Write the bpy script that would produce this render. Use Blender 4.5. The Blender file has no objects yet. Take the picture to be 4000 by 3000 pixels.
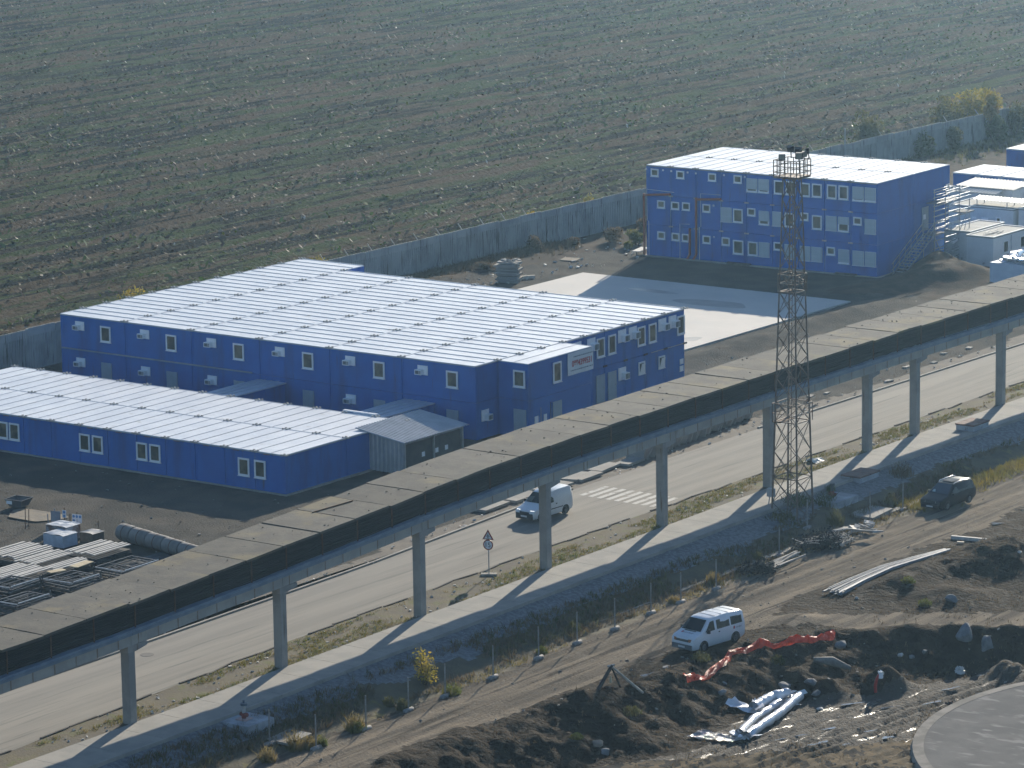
import bpy, math, random
import numpy as np
from mathutils import Vector, Matrix, Euler
D = bpy.data
SC = bpy.context.scene
COL = SC.collection
R = math.radians
# ------------------------------------------------------------------ camera
CF, CX, CY, CZ = 15002.937, 182.44886, -194.83370, 52.942151
CAZ, CEL, CROLL = -0.633798756, 0.199267789, 0.0156167273
def _cam_axes():
    f = np.array([math.cos(CEL)*math.sin(CAZ), math.cos(CEL)*math.cos(CAZ), -math.sin(CEL)])
    r = np.array([math.cos(CAZ), -math.sin(CAZ), 0.0])
    d = np.cross(f, r)
    c, s = math.cos(CROLL), math.sin(CROLL)
    return c*r + s*d, -s*r + c*d, f
CR, CD, CFW = _cam_axes()
cam_d = D.cameras.new("camera")
cam = D.objects.new("camera", cam_d); COL.objects.link(cam)
m = Matrix(((CR[0], -CD[0], -CFW[0], CX), (CR[1], -CD[1], -CFW[1], CY), (CR[2], -CD[2], -CFW[2], CZ), (0, 0, 0, 1)))
cam.matrix_world = m
cam_d.sensor_width = 36.0; cam_d.lens = CF*36.0/4000.0
cam_d.clip_start = 1.0; cam_d.clip_end = 5000.0
SC.camera = cam
# ------------------------------------------------------------------ world, sun, exposure
SUN_EL, SUN_AZ = R(20.0), R(-18.6)          # azimuth from +Y towards +X
world = D.worlds.new("World"); SC.world = world
world.use_nodes = True
wn = world.node_tree.nodes; wl = world.node_tree.links
sky = wn.new("ShaderNodeTexSky"); sky.sky_type = 'NISHITA'; sky.sun_disc = False
sky.sun_elevation = SUN_EL; sky.sun_rotation = SUN_AZ
sky.air_density = 1.0; sky.dust_density = 0.4; sky.ozone_density = 4.0
wn["Background"].inputs["Strength"].default_value = 0.10
wl.new(sky.outputs[0], wn["Background"].inputs["Color"])
sun_d = D.lights.new("sun", 'SUN'); sun_d.energy = 4.9; sun_d.angle = R(0.5); sun_d.color = (1.0, 0.90, 0.74)
sun = D.objects.new("sun", sun_d); COL.objects.link(sun)
SDIR = Vector((math.cos(SUN_EL)*math.sin(SUN_AZ), math.cos(SUN_EL)*math.cos(SUN_AZ), math.sin(SUN_EL)))
sun.rotation_euler = (-SDIR).to_track_quat('-Z', 'Y').to_euler()
sun.location = (-60, 200, 120)
SC.view_settings.view_transform = 'Standard'; SC.view_settings.look = 'None'
SC.view_settings.gamma = 1.0; SC.view_settings.use_curve_mapping = False
SC.view_settings.exposure = 0.60
try:
    SC.cycles.volume_bounces = 0; SC.cycles.max_bounces = 6
except Exception: pass

# ------------------------------------------------------------------ helpers
def G(px, py, z=0.0):
    """ground point seen at photo pixel (4000x3000) on the level z"""
    d = CFW + (px-2000)/CF*CR + (py-1500)/CF*CD
    t = (z-CZ)/d[2]
    return Vector((CX+t*d[0], CY+t*d[1], z))
def reg(ox, oy, w, ow=2212):
    s = w/ow
    return lambda x, y, z=0.0: G(ox+x*s, oy+y*s, z)
Yd = reg(0, 1800, 1000); Dg = reg(1900, 2250, 1000); S6 = reg(2900, 2250, 1099); S7 = reg(2900, 1650, 1099)
Cg = reg(1000, 2250, 1000); Q = reg(1850, 850, 680); R5 = reg(3200, 380, 800, 1659); K2 = reg(3600, 750, 400, 1746); Fg = reg(1900, 1500, 1000)

def _hash(ix, iy, seed):
    h = (ix.astype(np.int64)*374761393 + iy.astype(np.int64)*668265263 + seed*2147483647) & 0xffffffff
    h = ((h ^ (h >> 13))*1274126177) & 0xffffffff
    return ((h ^ (h >> 16)) & 0xffff)/65535.0
def vnoise(x, y, seed=0):
    x = np.asarray(x, float); y = np.asarray(y, float)
    ix = np.floor(x); iy = np.floor(y); fx = x-ix; fy = y-iy
    fx = fx*fx*(3-2*fx); fy = fy*fy*(3-2*fy)
    a = _hash(ix, iy, seed); b = _hash(ix+1, iy, seed); c = _hash(ix, iy+1, seed); d = _hash(ix+1, iy+1, seed)
    return (a*(1-fx)+b*fx)*(1-fy) + (c*(1-fx)+d*fx)*fy
def fbm(x, y, seed=0, o=4):
    s = 0.0; a = 0.5; t = 0.0
    for k in range(o):
        s = s + a*vnoise(x*2**k+17.3*k, y*2**k-9.1*k, seed+k); t += a; a *= 0.5
    return s/t

def tag(o, label=None, cat=None, group=None, kind=None):
    if label: o["label"] = label
    if cat: o["category"] = cat
    if group: o["group"] = group
    if kind: o["kind"] = kind
    return o
def empty(name, loc, label, cat, group=None, rz=0.0):
    o = D.objects.new(name, None); COL.objects.link(o)
    o.empty_display_size = 0.3; o.location = loc; o.rotation_euler = (0, 0, rz)
    return tag(o, label, cat, group)
def copy_tree(o, parent=None):
    c = o.copy(); COL.objects.link(c)
    if parent is not None: c.parent = parent
    for ch in list(o.children): copy_tree(ch, c)
    return c
def np_mesh(name, v, f, mat, smooth=False):
    me = D.meshes.new(name)
    v = np.ascontiguousarray(v, np.float32); f = np.ascontiguousarray(f, np.int32)
    k = f.shape[1]
    me.vertices.add(len(v)); me.vertices.foreach_set("co", v.ravel())
    me.loops.add(f.size); me.loops.foreach_set("vertex_index", f.ravel())
    me.polygons.add(len(f)); me.polygons.foreach_set("loop_start", np.arange(0, f.size, k, dtype=np.int32))
    me.polygons.foreach_set("loop_total", np.full(len(f), k, np.int32))
    if smooth: me.polygons.foreach_set("use_smooth", np.ones(len(f), bool))
    me.update(calc_edges=True); me.validate()
    me.materials.append(mat)
    o = D.objects.new(name, me); COL.objects.link(o)
    return o
class MB:
    """collects shapes; build() links them as ONE mesh object"""
    def __init__(s): s.v = []; s.f = []; s.sm = []
    def add(s, vs, fs, smooth=False):
        n = len(s.v); s.v += [tuple(p) for p in vs]; s.f += [tuple(i+n for i in f) for f in fs]; s.sm += [smooth]*len(fs); return s
    def box(s, x0, x1, y0, y1, z0, z1):
        return s.add([(x0,y0,z0),(x1,y0,z0),(x1,y1,z0),(x0,y1,z0),(x0,y0,z1),(x1,y0,z1),(x1,y1,z1),(x0,y1,z1)],
                     [(0,3,2,1),(4,5,6,7),(0,1,5,4),(1,2,6,5),(2,3,7,6),(3,0,4,7)])
    def cbox(s, c, d, rz=0.0, rx=0.0, ry=0.0):
        M = Matrix.Translation(c) @ Euler((rx, ry, rz)).to_matrix().to_4x4()
        x, y, z = d[0]/2, d[1]/2, d[2]/2
        vs = [M @ Vector(p) for p in ((-x,-y,-z),(x,-y,-z),(x,y,-z),(-x,y,-z),(-x,-y,z),(x,-y,z),(x,y,z),(-x,y,z))]
        return s.add(vs, [(0,3,2,1),(4,5,6,7),(0,1,5,4),(1,2,6,5),(2,3,7,6),(3,0,4,7)])
    def tube(s, pts, r, n=6, caps=True, smooth=True):
        pts = [Vector(p) for p in pts]; rs = r if isinstance(r, (list, tuple)) else [r]*len(pts)
        vs = []; fs = []; prev = None
        for i, p in enumerate(pts):
            t = (pts[min(i+1, len(pts)-1)]-pts[max(i-1, 0)])
            if t.length < 1e-9: t = Vector((0,0,1))
            t.normalize()
            a = prev if prev is not None else (Vector((0,0,1)) if abs(t.z) < .9 else Vector((1,0,0)))
            u = (a - t*a.dot(t)); u.normalize(); w = t.cross(u); prev = u
            for k in range(n):
                an = 2*math.pi*(k+.5)/n; vs.append(p + rs[i]*(math.cos(an)*u + math.sin(an)*w))
        for i in range(len(pts)-1):
            for k in range(n):
                k2 = (k+1) % n; fs.append((i*n+k, i*n+k2, (i+1)*n+k2, (i+1)*n+k))
        s.add(vs, fs, smooth and n > 4)
        if caps:
            s.add(vs[:n], [tuple(range(n-1, -1, -1))]); s.add(vs[-n:], [tuple(range(n))])
        return s
    def bar(s, a, b, w): return s.tube([a, b], w*.7071, 4, True, False)
    def poly(s, pts): return s.add(pts, [tuple(range(len(pts)))])
    def prism(s, pts, off):
        n = len(pts); off = Vector(off); vs = [Vector(p) for p in pts] + [Vector(p)+off for p in pts]
        fs = [tuple(range(n-1, -1, -1)), tuple(range(n, 2*n))] + [(i, (i+1) % n, n+(i+1) % n, n+i) for i in range(n)]
        return s.add(vs, fs)
    def grid(s, P, smooth=True):
        n, m_ = len(P), len(P[0])
        return s.add([p for row in P for p in row], [(i*m_+j, i*m_+j+1, (i+1)*m_+j+1, (i+1)*m_+j) for i in range(n-1) for j in range(m_-1)], smooth)
    def leaves(s, c, rad, n, size, rng, shell=0.0):
        for _ in range(n):
            while True:
                q = Vector((rng.uniform(-1,1), rng.uniform(-1,1), rng.uniform(-1,1)))
                if shell <= q.length <= 1: break
            p = Vector((c[0]+q.x*rad[0], c[1]+q.y*rad[1], c[2]+q.z*rad[2]))
            a = Vector((rng.gauss(0,1), rng.gauss(0,1), rng.gauss(0,1))).normalized(); b = a.cross(Vector((rng.gauss(0,1), rng.gauss(0,1), rng.gauss(0,1)))).normalized()
            k = size*rng.uniform(.5, 1.3)
            s.add([p-a*k, p+b*k*.55, p+a*k, p-b*k*.55], [(0,1,2,3)])
        return s
    def blades(s, c, rad, n, h, w, rng, lean=.35):
        for _ in range(n):
            an = rng.uniform(0, 6.28); rr = math.sqrt(rng.random()); x = c[0]+rad[0]*rr*math.cos(an); y = c[1]+rad[1]*rr*math.sin(an)
            hh = h*rng.uniform(.5, 1.1)*(1.15-.6*rr); th = rng.uniform(0, 6.28); dx, dy = math.cos(th)*w/2, math.sin(th)*w/2
            lx, ly = rng.gauss(0, lean)*hh, rng.gauss(0, lean)*hh
            s.add([(x-dx,y-dy,c[2]),(x+dx,y+dy,c[2]),(x+lx*.5+dx*.7,y+ly*.5+dy*.7,c[2]+hh*.6),(x+lx,y+ly,c[2]+hh),(x+lx*.5-dx*.7,y+ly*.5-dy*.7,c[2]+hh*.6)], [(0,1,2,3,4)])
        return s
    def build(s, name, mat, parent=None, world_space=True, loc=None):
        me = D.meshes.new(name)
        off = Vector((0,0,0))
        if parent is not None and world_space:
            off = Vector(parent.location)
            pp = parent.parent
            while pp is not None: off += Vector(pp.location); pp = pp.parent
        if loc is not None: off = off + Vector(loc)
        me.from_pydata([(p[0]-off.x, p[1]-off.y, p[2]-off.z) for p in s.v], [], s.f)
        if any(s.sm): me.polygons.foreach_set("use_smooth", s.sm)
        me.update(); me.materials.append(mat)
        o = D.objects.new(name, me); COL.objects.link(o)
        if loc is not None: o.location = loc
        if parent is not None: o.parent = parent
        return o
def place_copy(o, loc, parent):
    c = o.copy(); COL.objects.link(c); c.location = loc; c.parent = parent; return c

def text_mesh(name, txt, size, mat, parent, M, fit=None, bold=0.0):
    cu = D.curves.new(name, 'FONT'); cu.body = txt; cu.size = size; cu.align_x = 'CENTER'; cu.align_y = 'CENTER'; cu.offset = bold
    t = D.objects.new(name, cu); COL.objects.link(t)
    dg = bpy.context.evaluated_depsgraph_get(); me = D.meshes.new_from_object(t.evaluated_get(dg))
    D.objects.remove(t)
    if fit:
        xs = [v.co.x for v in me.vertices]; ys_ = [v.co.y for v in me.vertices]
        me.transform(Matrix.Translation((-(min(xs)+max(xs))/2, -(min(ys_)+max(ys_))/2, 0))); me.transform(Matrix.Diagonal((fit[0]/(max(xs)-min(xs)), fit[1]/(max(ys_)-min(ys_)), 1, 1)))
    me.transform(M); me.materials.clear(); me.materials.append(mat); me.name = name
    o = D.objects.new(name, me); COL.objects.link(o); o.parent = parent
    return o
# ------------------------------------------------------------------ materials
def Mt(name, c1, c2=None, scale=3.0, rough=.85, rough2=None, bump=0.0, bscale=None, detail=6.0, lo=.38, hi=.62, metallic=0.0,
       spec=.3, stretch=(1,1,1), c3=None, s3=20.0, t3=.68, w3=.05, rnd=False, st3=None, c4=None, s4=.1, lo4=.45, hi4=.6, bdist=.05, st4=None, vary=0.0, trans=0.0, bst=(1,1,1), rot=0.0):
    mt = D.materials.new(name); mt.use_nodes = True
    N = mt.node_tree.nodes; L = mt.node_tree.links; b = N["Principled BSDF"]
    b.inputs["Roughness"].default_value = rough; b.inputs["Metallic"].default_value = metallic
    b.inputs["Specular IOR Level"].default_value = spec
    c1 = (*c1, 1)
    if c2 is None and not bump:
        b.inputs["Base Color"].default_value = c1; return mt
    tc = N.new("ShaderNodeTexCoord"); vec = tc.outputs["Object"]
    if rnd:
        oi = N.new("ShaderNodeObjectInfo"); ad = N.new("ShaderNodeVectorMath"); ad.operation = 'MULTIPLY_ADD'
        cb = N.new("ShaderNodeCombineXYZ"); L.new(oi.outputs["Random"], cb.inputs[0]); L.new(oi.outputs["Random"], cb.inputs[1])
        ad.inputs[1].default_value = (91, 57, 0); L.new(cb.outputs[0], ad.inputs[0]); L.new(vec, ad.inputs[2]); vec = ad.outputs[0]
    def noise(sc, st=(1,1,1), det=detail):
        mp = N.new("ShaderNodeMapping"); mp.inputs["Scale"].default_value = st
        v_ = vec
        if rot:
            m0 = N.new("ShaderNodeMapping"); m0.inputs["Rotation"].default_value = (0, 0, rot); L.new(vec, m0.inputs[0]); v_ = m0.outputs[0]
        L.new(v_, mp.inputs[0])
        n = N.new("ShaderNodeTexNoise"); n.inputs["Scale"].default_value = sc; n.inputs["Detail"].default_value = det; n.inputs["Roughness"].default_value = .6
        L.new(mp.outputs[0], n.inputs["Vector"]); return n.outputs["Fac"]
    def step(fac, lo, hi):
        r = N.new("ShaderNodeMapRange"); r.interpolation_type = 'SMOOTHSTEP'
        r.inputs["From Min"].default_value = lo; r.inputs["From Max"].default_value = hi; L.new(fac, r.inputs["Value"]); return r.outputs[0]
    def mix(fac, a, bb):
        x = N.new("ShaderNodeMix"); x.data_type = 'RGBA'; L.new(fac, x.inputs["Factor"])
        if isinstance(a, tuple): x.inputs["A"].default_value = a
        else: L.new(a, x.inputs["A"])
        if isinstance(bb, tuple): x.inputs["B"].default_value = bb
        else: L.new(bb, x.inputs["B"])
        return x.outputs["Result"]
    col = c1
    nf = noise(scale, stretch)
    if c2 is not None:
        st = step(nf, lo, hi); col = mix(st, c1, (*c2, 1))
        if rough2 is not None:
            rr = N.new("ShaderNodeMapRange"); rr.inputs["To Min"].default_value = rough; rr.inputs["To Max"].default_value = rough2
            L.new(st, rr.inputs["Value"]); L.new(rr.outputs[0], b.inputs["Roughness"])
    if c4 is not None: col = mix(step(noise(s4, st4 or stretch, 4.0), lo4, hi4), col, (*c4, 1))
    if c3 is not None: col = mix(step(noise(s3, st3 or (1,1,1), 3.0), t3, t3+w3), col, (*c3, 1))
    if vary:
        oj = N.new("ShaderNodeObjectInfo"); vr = N.new("ShaderNodeMapRange"); vr.inputs["To Min"].default_value = 1-vary; vr.inputs["To Max"].default_value = 1+vary; L.new(oj.outputs["Random"], vr.inputs["Value"])
        hs = N.new("ShaderNodeHueSaturation"); L.new(vr.outputs[0], hs.inputs["Value"])
        if isinstance(col, tuple): hs.inputs["Color"].default_value = col
        else: L.new(col, hs.inputs["Color"])
        col = hs.outputs[0]
    if isinstance(col, tuple): b.inputs["Base Color"].default_value = col
    else: L.new(col, b.inputs["Base Color"])
    if bump:
        bn = N.new("ShaderNodeBump"); bn.inputs["Strength"].default_value = bump; bn.inputs["Distance"].default_value = bdist
        L.new(noise(bscale or scale*3, bst), bn.inputs["Height"]); L.new(bn.outputs[0], b.inputs["Normal"])
    if trans:
        tl = N.new("ShaderNodeBsdfTranslucent"); mx = N.new("ShaderNodeMixShader"); mx.inputs[0].default_value = trans
        if isinstance(col, tuple): tl.inputs["Color"].default_value = col
        else: L.new(col, tl.inputs["Color"])
        L.new(b.outputs[0], mx.inputs[1]); L.new(tl.outputs[0], mx.inputs[2]); L.new(mx.outputs[0], N["Material Output"].inputs["Surface"])
    return mt
def Me(name, c, s):
    mt = D.materials.new(name); mt.use_nodes = True; b = mt.node_tree.nodes["Principled BSDF"]
    b.inputs["Base Color"].default_value = (*c, 1); b.inputs["Emission Color"].default_value = (*c, 1); b.inputs["Emission Strength"].default_value = s
    return mt
blue = Mt("blue_paint", (.006,.102,.385), (.007,.115,.425), scale=.7, rough=.5, bump=.05, bscale=9, spec=.3, c4=(.012,.080,.27), s4=.9, st4=(1,1,.18), lo4=.48, hi4=.75, c3=(.022,.062,.16), s3=2.4, st3=(1.2,1.2,.14), t3=.65, w3=.1)
blue_dark = Mt("dark_blue_frame", (.010,.030,.14), (.014,.04,.17), scale=2, rough=.55)
roofm = Mt("roof_sheet", (.56,.59,.63), (.66,.68,.70), scale=.35, rough=.42, bump=.04, bscale=2.0, spec=.4, rnd=True, c3=(.43,.43,.42), s3=.8, t3=.60, w3=.16)
ribm = Mt("roof_rib", (.33,.36,.41), (.28,.31,.36), scale=3, rough=.5)
castm = Mt("corner_casting_steel", (.26,.26,.26), (.46,.45,.42), scale=6, rough=.55)
white = Mt("white_plastic", (.80,.81,.82), (.74,.75,.77), scale=3, rough=.45)
shutm = Mt("grey_shutter", (.42,.47,.50), (.38,.43,.46), scale=3, rough=.5, bump=.15, bscale=12, stretch=(.1,.1,4))
glass = Mt("window_glass", (.050,.052,.045), (.19,.16,.11), scale=1.0, rough=.15, lo=.42, hi=.70, spec=.5, rnd=True)
doorm = Mt("grey_door", (.30,.36,.42), (.27,.33,.39), scale=2, rough=.5)
darkm = Mt("dark_gap", (.02,.022,.025), rough=.9)
concrete = Mt("pale_concrete", (.31,.29,.255), (.235,.225,.205), scale=.55, rough=.9, bump=.25, bscale=7, c3=(.10,.095,.085), s3=1.7, t3=.66, w3=.12)
slabm = Mt("deck_concrete", (.112,.103,.083), (.080,.075,.064), scale=.8, rough=.92, bump=.5, bscale=6, rnd=True, c3=(.05,.047,.043), s3=3.0, t3=.66, w3=.05, vary=.13, c4=(.17,.14,.08), s4=.22, lo4=.52, hi4=.66)
girdm = Mt("girder_concrete", (.36,.345,.31), (.30,.29,.265), scale=.8, rough=.9, bump=.2, bscale=8, c3=(.20,.17,.14), s3=1.0, t3=.62, w3=.1, st3=(1.0,1.0,.2))
streakm = Mt("rust_streak", (.22,.16,.12), (.28,.235,.20), scale=2.5, rough=.9)
pillm = Mt("pillar_concrete", (.30,.285,.26), (.235,.225,.21), scale=.9, rough=.9, bump=.25, bscale=8, rnd=True, c3=(.17,.12,.085), s3=.9, t3=.64, w3=.1, st3=(3,3,.25))
steelm = Mt("grey_steel_channel", (.15,.20,.26), (.20,.25,.30), scale=1.5, rough=.45)
rust = Mt("rusty_steel", (.085,.05,.032), (.13,.075,.045), scale=4, rough=.8)
towerm = Mt("tower_steel", (.13,.105,.088), (.18,.13,.10), scale=3, rough=.6, metallic=.2)
cablem = Mt("black_cable", (.012,.012,.013), (.032,.030,.028), scale=.8, rough=.7, stretch=(6,.25,10))
galv = Mt("galvanised_steel", (.42,.44,.46), (.33,.35,.37), scale=3, rough=.38, metallic=.5)
corrm = Mt("corrugated_steel", (.40,.43,.46), (.33,.36,.39), scale=1.2, rough=.4, metallic=.35)
fieldm = None
# ------------------------------------------------------------------ alignment of the corridor (viaduct, walkway, road)
def PX(y): return float(np.interp(y, [-61,-49,-37,-25,-13,-1,11,17,28,60], [60.58,60.35,60.1,59.8,59.6,59.35,59.22,59.2,59.3,59.3])) if np.isscalar(y) else np.interp(y, [-61,-49,-37,-25,-13,-1,11,17,28,60], [60.58,60.35,60.1,59.8,59.6,59.35,59.22,59.2,59.3,59.3])
def ZB(y): return float(np.interp(y, [-90,-70,-51,-31.5,-20,-5,60], [3.1,3.70,4.21,4.92,5.06,5.1,5.0]))
RF = ([-140,-53,-30,-12,10,47,160], [53,51.5,50.9,49.7,49.7,50.3,51])          # road, far edge
RN = ([-140,-68,-57,-45,-30,0,36,160], [60.4,59,58.2,57.5,57.1,56.9,56.9,57.2])   # road, near edge
ZL = -1.0       # level of the dirt road beyond the walkway
ZM = -2.4       # level of the muddy site floor

# ground materials (real colours)
_a, _b = S6(400,1330,-2.4), S6(1500,960,-2.4); RUT = -math.atan2(_b.y-_a.y, _b.x-_a.x)
fieldm = Mt("ploughed_soil", (.013,.013,.012), (.056,.074,.028), scale=.62, rough=1.0, bump=1.0, bscale=2.6, bdist=.45, lo=.45, hi=.55, stretch=(1,.07,1), spec=.02,
            c3=(.12,.10,.072), s3=2.2, t3=.60, w3=.06, c4=(.088,.066,.043), s4=.36, lo4=.49, hi4=.57, st4=(1,.07,1))
marginm = Mt("dry_grass_margin", (.115,.085,.055), (.085,.066,.045), scale=.5, rough=.95, bump=.8, bscale=5, c3=(.15,.13,.05), s3=.35, t3=.60)
yardm = Mt("grey_gravel", (.074,.069,.060), (.105,.094,.078), scale=.35, rough=.95, bump=1.0, bscale=7, bdist=.12, detail=9, spec=.04, c3=(.26,.25,.23), s3=5.0, t3=.69, c4=(.058,.056,.05), s4=.11, lo4=.5, hi4=.64)
soilm = Mt("brown_soil", (.088,.068,.050), (.060,.050,.040), scale=.8, rough=.95, bump=1.0, bscale=6, c3=(.16,.13,.10), s3=4.5, t3=.66, spec=.04)
roadm = Mt("dusty_asphalt", (.225,.208,.178), (.185,.172,.150), scale=.5, rough=.9, bump=.15, bscale=14, stretch=(2.6,.12,1), spec=.25, c3=(.13,.122,.108), s3=.7, t3=.585, w3=.1, st3=(3,.10,1), c4=(.25,.23,.195), s4=.2, lo4=.5, hi4=.65)
shoulderm = Mt("road_shoulder_dirt", (.16,.135,.105), (.12,.105,.085), scale=.9, rough=.95, bump=.7, bscale=8, c3=(.22,.20,.17), s3=4, t3=.66)
vergem = Mt("grassy_verge", (.095,.08,.058), (.12,.10,.055), scale=.55, rough=.95, bump=.9, bscale=7, c3=(.28,.26,.23), s3=3.0, t3=.70, c4=(.10,.10,.03), s4=.9, lo4=.54, hi4=.64)
walkm = Mt("walkway_concrete", (.30,.28,.245), (.245,.235,.21), scale=.6, rough=.9, bump=.15, bscale=9, c3=(.17,.165,.15), s3=.7, t3=.64, w3=.12, st3=(.35,2.2,1))
ballastm = Mt("blue_grey_gravel", (.12,.125,.135), (.19,.20,.21), scale=4.5, rough=.9, bump=1.0, bscale=11, detail=8, c3=(.32,.33,.34), s3=5.0, t3=.68)
ditchm = Mt("weedy_ditch", (.085,.075,.05), (.12,.10,.06), scale=.8, rough=.95, bump=1.0, bscale=7, c3=(.16,.13,.05), s3=.6, t3=.60, w3=.1)
dirtm = Mt("dirt_road", (.225,.185,.135), (.115,.097,.075), scale=.55, rough=.95, bump=1.0, bscale=7, bdist=.1, stretch=(2.4,.13,1), lo=.40, hi=.62, c3=(.075,.063,.050), s3=.55, t3=.56, w3=.1, st3=(3.2,.12,1), spec=.04)
mudm = Mt("wet_mud", (.030,.022,.015), (.052,.039,.026), scale=.9, rough=.8, rough2=.95, bump=1.0, bscale=3.5, bdist=.3, detail=10, c3=(.095,.078,.058), s3=3.2, t3=.70, spec=.04)
rutm = Mt("wet_rutted_mud", (.034,.028,.022), (.060,.049,.037), scale=2.2, rough=.25, rough2=.9, bump=1.0, bscale=5, bdist=.2, detail=10, c3=(.10,.09,.08), s3=4, t3=.66, stretch=(.16,1,1), rot=RUT, lo=.34, hi=.42, spec=.35)
sandm = Mt("yellow_sand", (.165,.125,.075), (.12,.095,.062), scale=.9, rough=.95, bump=.7, bscale=6, spec=.05, c3=(.045,.04,.034), s3=1.4, t3=.52, w3=.05)
padm = Mt("grey_screed", (.185,.178,.165), (.15,.145,.137), scale=.5, spec=.04, rough=1.0, bump=.1, bscale=8, c3=(.27,.26,.24), s3=.5, t3=.54, w3=.15, st3=(1,2.4,1))
courtm = Mt("new_concrete", (.50,.47,.43), (.455,.435,.40), scale=.3, rough=.8, bump=.08, bscale=6, c3=(.44,.43,.41), s3=.30, t3=.60, w3=.12)
stainm = Mt("damp_concrete", (.20,.195,.185), (.27,.26,.245), scale=.6, rough=.45, bump=.05)

def grid_sheet(x0, x1, y0, y1, dx, dy, zf):
    xs = np.arange(x0, x1+dx*.5, dx); ys = np.arange(y0, y1+dy*.5, dy)
    X, Y = np.meshgrid(xs, ys, indexing='ij'); Z = zf(X, Y)
    V = np.stack([X, Y, Z], -1).reshape(-1, 3); ny = len(ys)
    I, J = np.meshgrid(np.arange(len(xs)-1), np.arange(ny-1), indexing='ij'); a = (I*ny+J).ravel()
    return V, np.stack([a, a+ny, a+ny+1, a+1], 1), ((X[:-1,:-1]+X[1:,1:])/2).ravel(), ((Y[:-1,:-1]+Y[1:,1:])/2).ravel()
def sub_mesh(name, V, F, mask, mat, smooth=True, kind='structure'):
    f = F[mask]; u, inv = np.unique(f, return_inverse=True)
    return tag(np_mesh(name, V[u], inv.reshape(f.shape), mat, smooth), kind=kind)

# far ground: one sheet to the horizon, under everything
tag(MB().add([(-2500,-2500,-3.2),(2500,-2500,-3.2),(2500,2500,-3.2),(-2500,2500,-3.2)], [(0,1,2,3)]).build("far_ground", fieldm), kind='structure')
# ---- the field
def zfield(X, Y):
    far = np.clip((X+7)/-6.0, 0, 1)
    z = .30*fbm(X*.10, Y*.03, 3, 3) + .34*(fbm(X*1.1, Y*.22, 5, 3)-.5)*far + .16*(fbm(X*2.4, Y*2.0, 11, 2)-.5)*far + .30*(fbm(X*.42, Y*.035, 13, 2)-.5)*far
    z = z + .10*np.sin(X*2*math.pi/1.9 + 2.2*fbm(X*.2, Y*.06, 8, 2))*far
    return z - .15
V, F, xc, yc = grid_sheet(-215, -5.3, -30, 330, .42, .42, zfield)
edge = -12.5 + 3.0*(fbm(yc*.12, xc*.5, 21, 3)-.5)
sub_mesh("field", V, F, xc < edge, fieldm); sub_mesh("field_margin", V, F, xc >= edge, marginm)
# ---- the yard between the wall and the road
def zyard(X, Y):
    z = .10*(fbm(X*.25, Y*.25, 31, 3)-.5) + .05*(fbm(X*1.3, Y*1.3, 33, 2)-.5)
    z = z + .55*np.exp(-((X+2.5)/1.8)**2)*fbm(X*.3, Y*.2, 35, 3)*(Y > 26)
    for cx, cy, h, rx, ry in ((29.6,71.2,1.5,2.0,2.6), (31.6,66.6,1.2,2.2,3.0), (33.4,70.0,.9,2.2,3.0), (29.5,62.5,.45,2.5,4), (33.2,50,.5,1.4,9), (33.5,36,.45,1.3,7)):
        z = z + h*np.exp(-((X-cx)/rx)**2-((Y-cy)/ry)**2)*(.75+.5*fbm(X*.9, Y*.9, 41, 3))
    k = np.clip((X-46.5)/2.0, 0, 1); return z*(1-k) - .03*k
V, F, xc, yc = grid_sheet(-5.3, 50.2, -76, 175, .38, .38, zyard)
nz = fbm(xc*.35, yc*.25, 51, 4)-.5
soil = ((xc < -.6+3.6*nz+1.2*np.sin(yc*.11)) & (yc > 25)) | ((xc > 27.2+5*nz) & (yc > 59+8*nz) & (yc < 78)) | ((yc > 84+6*nz) & (xc < 12))
shoulder = (xc > np.interp(yc, *RF)-1.9+2.4*nz)
sub_mesh("yard_ground", V, F, ~soil & ~shoulder, yardm); sub_mesh("bare_soil", V, F, soil & ~shoulder, soilm)
sub_mesh("road_shoulder", V, F, shoulder, shoulderm)
# ---- concrete court behind the big building
o = tag(MB().box(5.65, 30.9, 27.5, 55.65, -.1, .16).build("concrete_court", courtm), kind='structure')
st = MB()
for cx, cy, rx, ry in ((22.3,49.3,3.2,1.3), (15.2,51.5,2.4,.6), (13.0,45.5,2.0,.6), (29.0,36.2,.7,1.0)):
    st.poly([(cx+rx*math.cos(a)*(1+.13*math.sin(3*a+cx)), cy+ry*math.sin(a)*(1+.15*math.cos(2*a+cy)), .164) for a in np.linspace(0, 6.2832, 29)[:-1]])
tag(st.build("damp_patches", stainm), kind='structure')
# ---- road, verge, walkway
ys = np.arange(-140, 160.1, 2.0)
def ribbon(name, xa, xb, z, mat, n=8, ys=ys, zj=0.0):
    rows = []
    for y in ys:
        a, b = xa(y), xb(y); rows.append([(a+(b-a)*k/n, y, z+zj*(vnoise(np.array([k*3.1]), np.array([y*1.7]))[0]-.5)) for k in range(n+1)])
    mb = MB(); mb.grid([list(r) for r in rows]); o = mb.build(name, mat)
    if o.data.polygons[0].normal.z < 0: o.data.flip_normals()
    return tag(o, kind='structure')
rf = lambda y: float(np.interp(y, *RF)); rn = lambda y: float(np.interp(y, *RN))
ribbon("road", rf, rn, .02, roadm)
ribbon("road_verge", lambda y: rn(y)-.02+.0, lambda y: PX(y)+.27, .012, vergem, 6, np.arange(-140, 160.1, .7), .05)
mb = MB()
for y in np.arange(-140, 160, 3.0):                     # worn kerbs at both sides of the road
    if y < -8 or y > 12:
        mb.prism([(rf(y)-.16,y,-.02),(rf(y+2.97)-.16,y+2.97,-.02),(rf(y+2.97),y+2.97,-.02),(rf(y),y,-.02)], (0,0,.13))
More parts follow.
